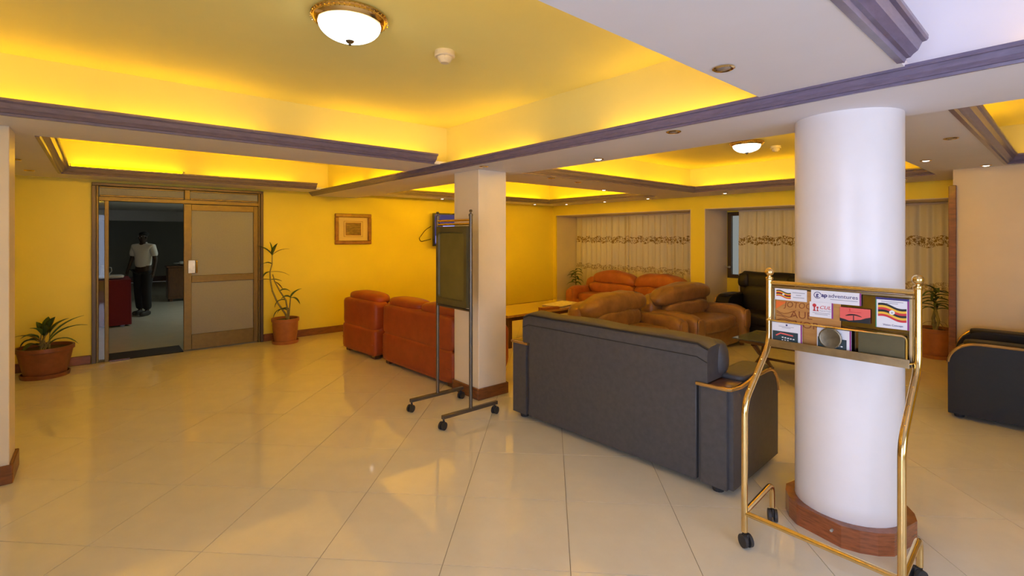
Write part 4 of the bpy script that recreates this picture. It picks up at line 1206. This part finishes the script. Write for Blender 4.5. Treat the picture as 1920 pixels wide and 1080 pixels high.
dome('brass-rimmed glass dome lamp on the nearest tray ceiling', 1.00, 2.47, 1.0)
dome('small glass dome lamp in the tray beyond the long beam', 6.0, 2.62, 1.0)
def smoke(label, x, y):
    t = thing('smoke_detector', label, 'smoke detector', (x, y, ZT))
    bm = NB(); lathe(bm, [(0, 0), (.062, 0), (.064, -.03), (.058, -.036), (0, -.036)], 28); obj('base', bm, 'plastic_cream', t, smooth=True, angle=30)
    bm = NB(); lathe(bm, [(.046, -.036), (.046, -.044), (.040, -.058), (.030, -.066), (.026, -.072), (0, -.072)], 24, caps=False); obj('chamber', bm, 'plastic_cream', t, smooth=True, angle=30)
    bm = NB()
    for k in range(6):
        a = k * PI / 3; cyl(bm, (.044 * math.cos(a), .044 * math.sin(a), -.036), (.036 * math.cos(a), .036 * math.sin(a), -.060), .005, n=6)
    obj('grille', bm, 'plastic_cream', t)
smoke('round smoke detector right of the large dome lamp', 1.64, 2.56)
smoke('smoke detector beside the small far dome lamp', 6.55, 2.50)

# ---- recessed downlights
DL = []
def downlight(x, y, z, lit, label):
    if not DL or True:
        t = thing('downlight', label, 'downlight', (x, y, z), 0, 'recessed downlights in the soffits')
        if not DL:
            b1 = NB(); lathe(b1, [(.030, -.001), (.046, -.001), (.047, -.005), (.040, -.009), (.031, -.006)], 24, caps=False); o1 = obj('ring', b1, 'brass', t, smooth=True)
            b2 = NB(); lathe(b2, [(.0, -.0125), (.016, -.011), (.026, -.007), (.0315, -.0045)], 20, caps=False); o2 = obj('bulb', b2, 'spot_lit', t, smooth=True)
            me2 = o2.data.copy(); me2.materials.clear(); me2.materials.append(MATS['spot_off'])
            DL.extend([o1.data, o2.data, me2])
            if not lit: o2.data = me2
        else:
            for nm, me in (('ring', DL[0]), ('bulb', DL[1] if lit else DL[2])):
                o = bpy.data.objects.new(nm, me); C.objects.link(o); o.parent = t
downlight(2.085, 1.01, ZP, False, 'unlit brass downlight on the white panel above the round column')
downlight(2.83, 1.70, ZB, False, 'unlit downlight on the long beam, next to the violet moulding')
downlight(3.33, 2.73, ZB, True, 'lit downlight on the far edge of the long beam')
downlight(2.84, 3.74, ZB, False, 'unlit downlight on the long beam above the square column')
downlight(6.09, 4.88, ZP, True, 'lit downlight on the cross beam between the two far trays')
downlight(4.35, 4.32, ZP, False, 'unlit downlight on the cross beam near the square column')
downlight(4.96, 4.42, ZP, False, 'unlit downlight on the cross beam, second from the square column')
downlight(7.60, 8.08, ZP, True, 'lit downlight above the corner of the yellow back wall')
downlight(8.14, 7.60, ZP, True, 'lit downlight above the far left end of the first curtain')
downlight(8.14, 6.50, ZP, True, 'lit downlight above the join between the far curtains')
downlight(8.12, 5.43, ZP, True, 'lit downlight above the right end of the first curtain')
downlight(8.10, 3.90, ZP, True, 'lit downlight above the open window frame')
downlight(8.00, 2.67, ZP, True, 'lit downlight above the second curtain, just left of the round column')
downlight(6.11, 0.96, ZP, True, 'lit downlight right of the round column, by the tray edge')
downlight(7.00, 0.62, ZP, True, 'lit downlight close to the right-hand tan wall')
downlight(4.87, 0.62, ZP, False, 'unlit downlight on the shaded panel right of the round column')
downlight(7.90, 1.47, ZP, True, 'tiny lit downlight above the curtain right of the round column')
downlight(5.12, 8.08, ZP, True, 'lit downlight above the television')
downlight(3.62, 7.98, ZP, True, 'tiny lit downlight above the framed picture')
downlight(-0.62, 5.60, ZP, False, 'dim downlight on the soffit by the left pillar, nearest the camera')
downlight(-0.60, 6.60, ZP, False, 'dim downlight on the soffit by the left pillar, middle one')
downlight(-0.58, 7.60, ZP, False, 'dim downlight on the soffit by the left pillar, farthest')

# ---- voile curtains
def curtain(label, y0, y1, x, seed, z1=2.12, z0=0.03):
    t = thing('curtain', label, 'curtain', (x, 0, 0), 0, 'embroidered voile curtains')
    rr = random.Random(seed)
    bm = NB()
    n = int((y1 - y0) / 0.018)
    ph = [rr.uniform(0, 6) for _ in range(4)]
    def off(y): return 0.030 * math.sin(y * 37 + ph[0] + 1.4 * math.sin(y * 4.3 + ph[1])) + 0.018 * math.sin(y * 16 + ph[2]) + 0.008 * math.sin(y * 83 + ph[3])
    zs = [z0, 0.5, 1.0, 1.5, 1.95, z1]
    grid = [[bm.verts.new((off(y0 + (y1 - y0) * i / n) * (1.0 if z < 1.9 else 0.6), y0 + (y1 - y0) * i / n, z)) for i in range(n + 1)] for z in zs]
    for A, B in zip(grid, grid[1:]):
        for i in range(n): bm.faces.new((A[i], A[i + 1], B[i + 1], B[i]))
    obj('voile', bm, 'curtain', t, smooth=True, angle=0)
    bm = NB(); box(bm, -0.05, 0.05, y0, y1, z1 - 0.005, z1 + 0.02); obj('curtain_track', bm, 'plastic_cream', t)
curtain('cream voile curtain at the far window, left-hand one of the pair', 6.665, 8.22, 9.22, 1)
curtain('cream voile curtain at the far window, right-hand one of the pair', 4.78, 6.66, 9.17, 2)
curtain('cream voile curtain left of the round column, beside the open window', 2.55, 4.14, 9.17, 3)
curtain('cream voile curtain right of the round column, behind the potted plant', 0.95, 2.54, 9.17, 4)

# ---- dining table with red cloth beyond the door
dt = thing('dining_table', 'dining table under a red cloth in the dark room beyond the door', 'table', (-0.45, 11.95, 0))
bm = NB(); box(bm, -.9, .9, -.5, .5, 0.80, 0.845, .005, 1); obj('table_top', bm, 'dark_wood', dt)
bm = NB()
N = 60
ring0, ring1 = [], []
per = [(-.92, -.52), (.92, -.52), (.92, .52), (-.92, .52)]
for i in range(4):
    a, b = per[i], per[(i + 1) % 4]
    for k in range(24):
        t = k / 24; x, y = a[0] + (b[0] - a[0]) * t, a[1] + (b[1] - a[1]) * t
        wv = 1 + 0.018 * math.sin((i * 24 + k) * 1.3)
        ring0.append(bm.verts.new((x, y, 0.853))); ring1.append(bm.verts.new((x * wv, y * wv, 0.02)))
n = len(ring0)
for i in range(n): bm.faces.new((ring0[i], ring0[(i + 1) % n], ring1[(i + 1) % n], ring1[i]))
bm.faces.new(ring0)
obj('tablecloth', bm, 'red_cloth', dt, smooth=True, angle=40)
for s in (-1, 1):
    for t in (-1, 1):
        bm = NB(); box(bm, s * .8 - .03, s * .8 + .03, t * .4 - .03, t * .4 + .03, 0, .80); obj('leg', bm, 'dark_wood', dt)
nk = thing('folded_napkins', 'pale folded cloth lying on the red table', 'cloth', (0.18, 11.85, 0.862))
bm = NB(); puff(bm, (0, 0, .03), (.40, .42, .06), 5, 5, .01, 2); obj('cloth', bm, 'white_cloth', nk, smooth=True, angle=0)
bt = thing('water_jug', 'small pale jug standing on the red table', 'jug', (0.10, 12.25, 0.855))
bm = NB(); lathe(bm, [(0, 0), (.06, 0), (.075, .06), (.06, .15), (.045, .20), (.055, .24), (.045, .24), (.036, .20), (0, .19)], 20); obj('body', bm, 'white_cloth', bt, smooth=True)
bm = NB(); tube(bm, [(.05, 0, .20), (.10, 0, .19), (.11, 0, .12), (.07, 0, .07)], .008, 6); obj('handle', bm, 'white_cloth', bt, smooth=True)
sb = thing('sideboard', 'dark low sideboard against the far wall of the dining room', 'sideboard', (2.1, 15.2, 0))
bm = NB(); box(bm, -.75, .75, -.25, .25, 0.06, 0.86, .01, 1); obj('body', bm, 'dark_wood', sb)
bm = NB(); box(bm, -.78, .78, -.28, .28, 0.86, 0.90, .005, 1); obj('top', bm, 'dark_wood', sb)
for s in (-1, 0, 1):
    bm = NB(); box(bm, s * .49 - .23, s * .49 + .23, -.262, -.25, .12, .80, .004, 1); dd = obj('door', bm, 'dark_wood', sb)
    bm = NB(); cyl(bm, (s * .49 + .18, -.28, .5), (s * .49 + .18, -.262, .5), .015, n=10); obj('knob', bm, 'dull_brass', dd)
for s in (-1, 1):
    for t in (-1, 1):
        bm = NB(); box(bm, s * .68 - .03, s * .68 + .03, t * .2 - .03, t * .2 + .03, 0, .06); obj('foot', bm, 'dark_wood', sb)
dsh = thing('white_dish', 'white dish standing on the dark sideboard', 'dish', (1.75, 15.15, 0.90))
bm = NB(); lathe(bm, [(0, 0), (.12, 0), (.26, .06), (.27, .06), (.13, .012), (0, .012)], 28, caps=False); obj('plate', bm, 'white_cloth', dsh, smooth=True)
bm = NB(); puff(bm, (0, 0, .06), (.30, .30, .10), 3, 4, .02, 1); obj('napkin', bm, 'white_cloth', dsh, smooth=True, angle=0)

# ---- the person beyond the door
def skin_mesh(verts, edges, radii, levels=2, root=0):
    me = bpy.data.meshes.new('sk'); me.from_pydata(verts, edges, []); me.update()
    o = bpy.data.objects.new('sk', me); C.objects.link(o)
    m_ = o.modifiers.new('s', 'SKIN'); m_.use_smooth_shade = True
    d = me.skin_vertices[0].data
    for i, r_ in enumerate(radii):
        d[i].radius = r_ if isinstance(r_, (tuple, list)) else (r_, r_)
        d[i].use_root = (i == root)
    sd = o.modifiers.new('d', 'SUBSURF'); sd.levels = levels
    dg = bpy.context.evaluated_depsgraph_get()
    out = bpy.data.meshes.new_from_object(o.evaluated_get(dg))
    bpy.data.objects.remove(o); bpy.data.meshes.remove(me)
    for p_ in out.polygons: p_.use_smooth = True
    return out
# local: faces -y (towards the camera), x = the person's left
per_ = thing('person', 'person in a white short-sleeved shirt and black trousers walking beyond the door', 'person', (0.73, 12.80, 0), R(-38))
per_.scale = (1.04, 1.04, 1.04)
V, E, RD = [], [], []
def nd(p, r, prev=None):
    V.append(p); RD.append(r); i = len(V) - 1
    if prev is not None: E.append((prev, i))
    return i
pel = nd((0, 0, .93), (.118, .085))
bl = nd((0, 0, 1.08), (.125, .09), pel); ch = nd((0, .0, 1.26), (.150, .105), bl); sh = nd((0, .01, 1.385), (.10, .07), ch)
nk_ = nd((0, 0, 1.455), .048, sh); hd0 = nd((0, -.012, 1.52), (.062, .072), nk_); hd1 = nd((0, -.012, 1.585), (.074, .090), hd0); hd2 = nd((0, -.005, 1.635), (.060, .072), hd1)
hands = []
for s in (-1, 1):
    a = nd((s * .165, .01, 1.375), .058, sh); e = nd((s * .235, .015, 1.11), .042, a)
    wr = nd((s * .255, -.07, .90), .027, e); pm = nd((s * .255, -.09, .845), (.020, .034), wr)
    for k, (dy, L_) in enumerate(((-.030, .070), (-.010, .080), (.010, .075), (.028, .060))):
        f1 = nd((s * .255, -.095 + dy, .80), .0085, pm); nd((s * .250, -.105 + dy, .80 - L_ * .6), .007, f1)
    t1 = nd((s * .238, -.125, .845), .010, pm); nd((s * .232, -.140, .81), .008, t1)
    hp = nd((s * .09, 0, .86), .088, pel); kn = nd((s * .095, -.02 - .03 * s, .47), .056, hp); an = nd((s * .10, .02 - .05 * s, .09), .038, kn); nd((s * .105, -.10 - .05 * s, .045), (.036, .030), an)
body = skin_mesh(V, E, RD)
body.materials.append(MATS['skin_dark'])
ob = obj('body', body, None, per_)
for i, s in enumerate((-1, 1)):
    bm = NB(); puff(bm, (s * .075, -.012, 1.57), (.016, .04, .058), 2.5, 3); obj('ear', bm, 'skin_dark', ob, smooth=True, angle=0)
    bm = NB(); puff(bm, (s * .030, -.094, 1.588), (.024, .012, .012), 2, 3); obj('eye', bm, 'white_cloth', ob, smooth=True, angle=0)
bm = NB(); puff(bm, (0, -.108, 1.560), (.030, .034, .046), 2.2, 3); obj('nose', bm, 'skin_dark', ob, smooth=True, angle=0)
bm = NB(); puff(bm, (0, -.092, 1.522), (.048, .018, .018), 2.2, 3); obj('mouth', bm, 'skin_dark', ob, smooth=True, angle=0)
bm = NB(); puff(bm, (0, .018, 1.634), (.152, .180, .105), 2.2, 6, .004, 3); obj('hair', bm, 'hair_black', per_, smooth=True, angle=0)
sv = [(0, 0, .93), (0, 0, 1.08), (0, 0, 1.26), (0, .01, 1.395), (-.17, .01, 1.38), (-.225, .015, 1.17), (.17, .01, 1.38), (.225, .015, 1.17), (0, 0, 1.45)]
me = skin_mesh(sv, [(0, 1), (1, 2), (2, 3), (3, 4), (4, 5), (3, 6), (6, 7), (3, 8)], [(.166, .130), (.156, .120), (.175, .130), (.115, .085), .074, .066, .074, .066, .055])
me.materials.append(MATS['shirt_white']); sh_o = obj('shirt', me, None, per_)
bm = NB(); tube(bm, [(.055 * math.cos(t * PI / 8), .01 + .05 * math.sin(t * PI / 8), 1.462 - (.015 if math.sin(t * PI / 8) < 0 else 0)) for t in range(16)], .012, 6, closed=True); obj('collar', bm, 'shirt_white', sh_o, smooth=True)
tv_ = [(0, 0, .99)]
te, tr = [], [(.158, .122)]
for s in (-1, 1):
    b0 = len(tv_)
    tv_ += [(s * .088, 0, .84), (s * .095, -.02 - .03 * s, .47), (s * .10, .02 - .05 * s, .10)]
    te += [(0, b0), (b0, b0 + 1), (b0 + 1, b0 + 2)]; tr += [.105, .085, .080]
me = skin_mesh(tv_, te, tr); me.materials.append(MATS['trouser_black']); obj('trousers', me, None, per_)
for s in (-1, 1):
    bm = NB(); puff(bm, (s * .105, -.05 - .05 * s, .045), (.10, .27, .09), 3, 5); obj('shoe', bm, 'rubber', per_, smooth=True, angle=0)
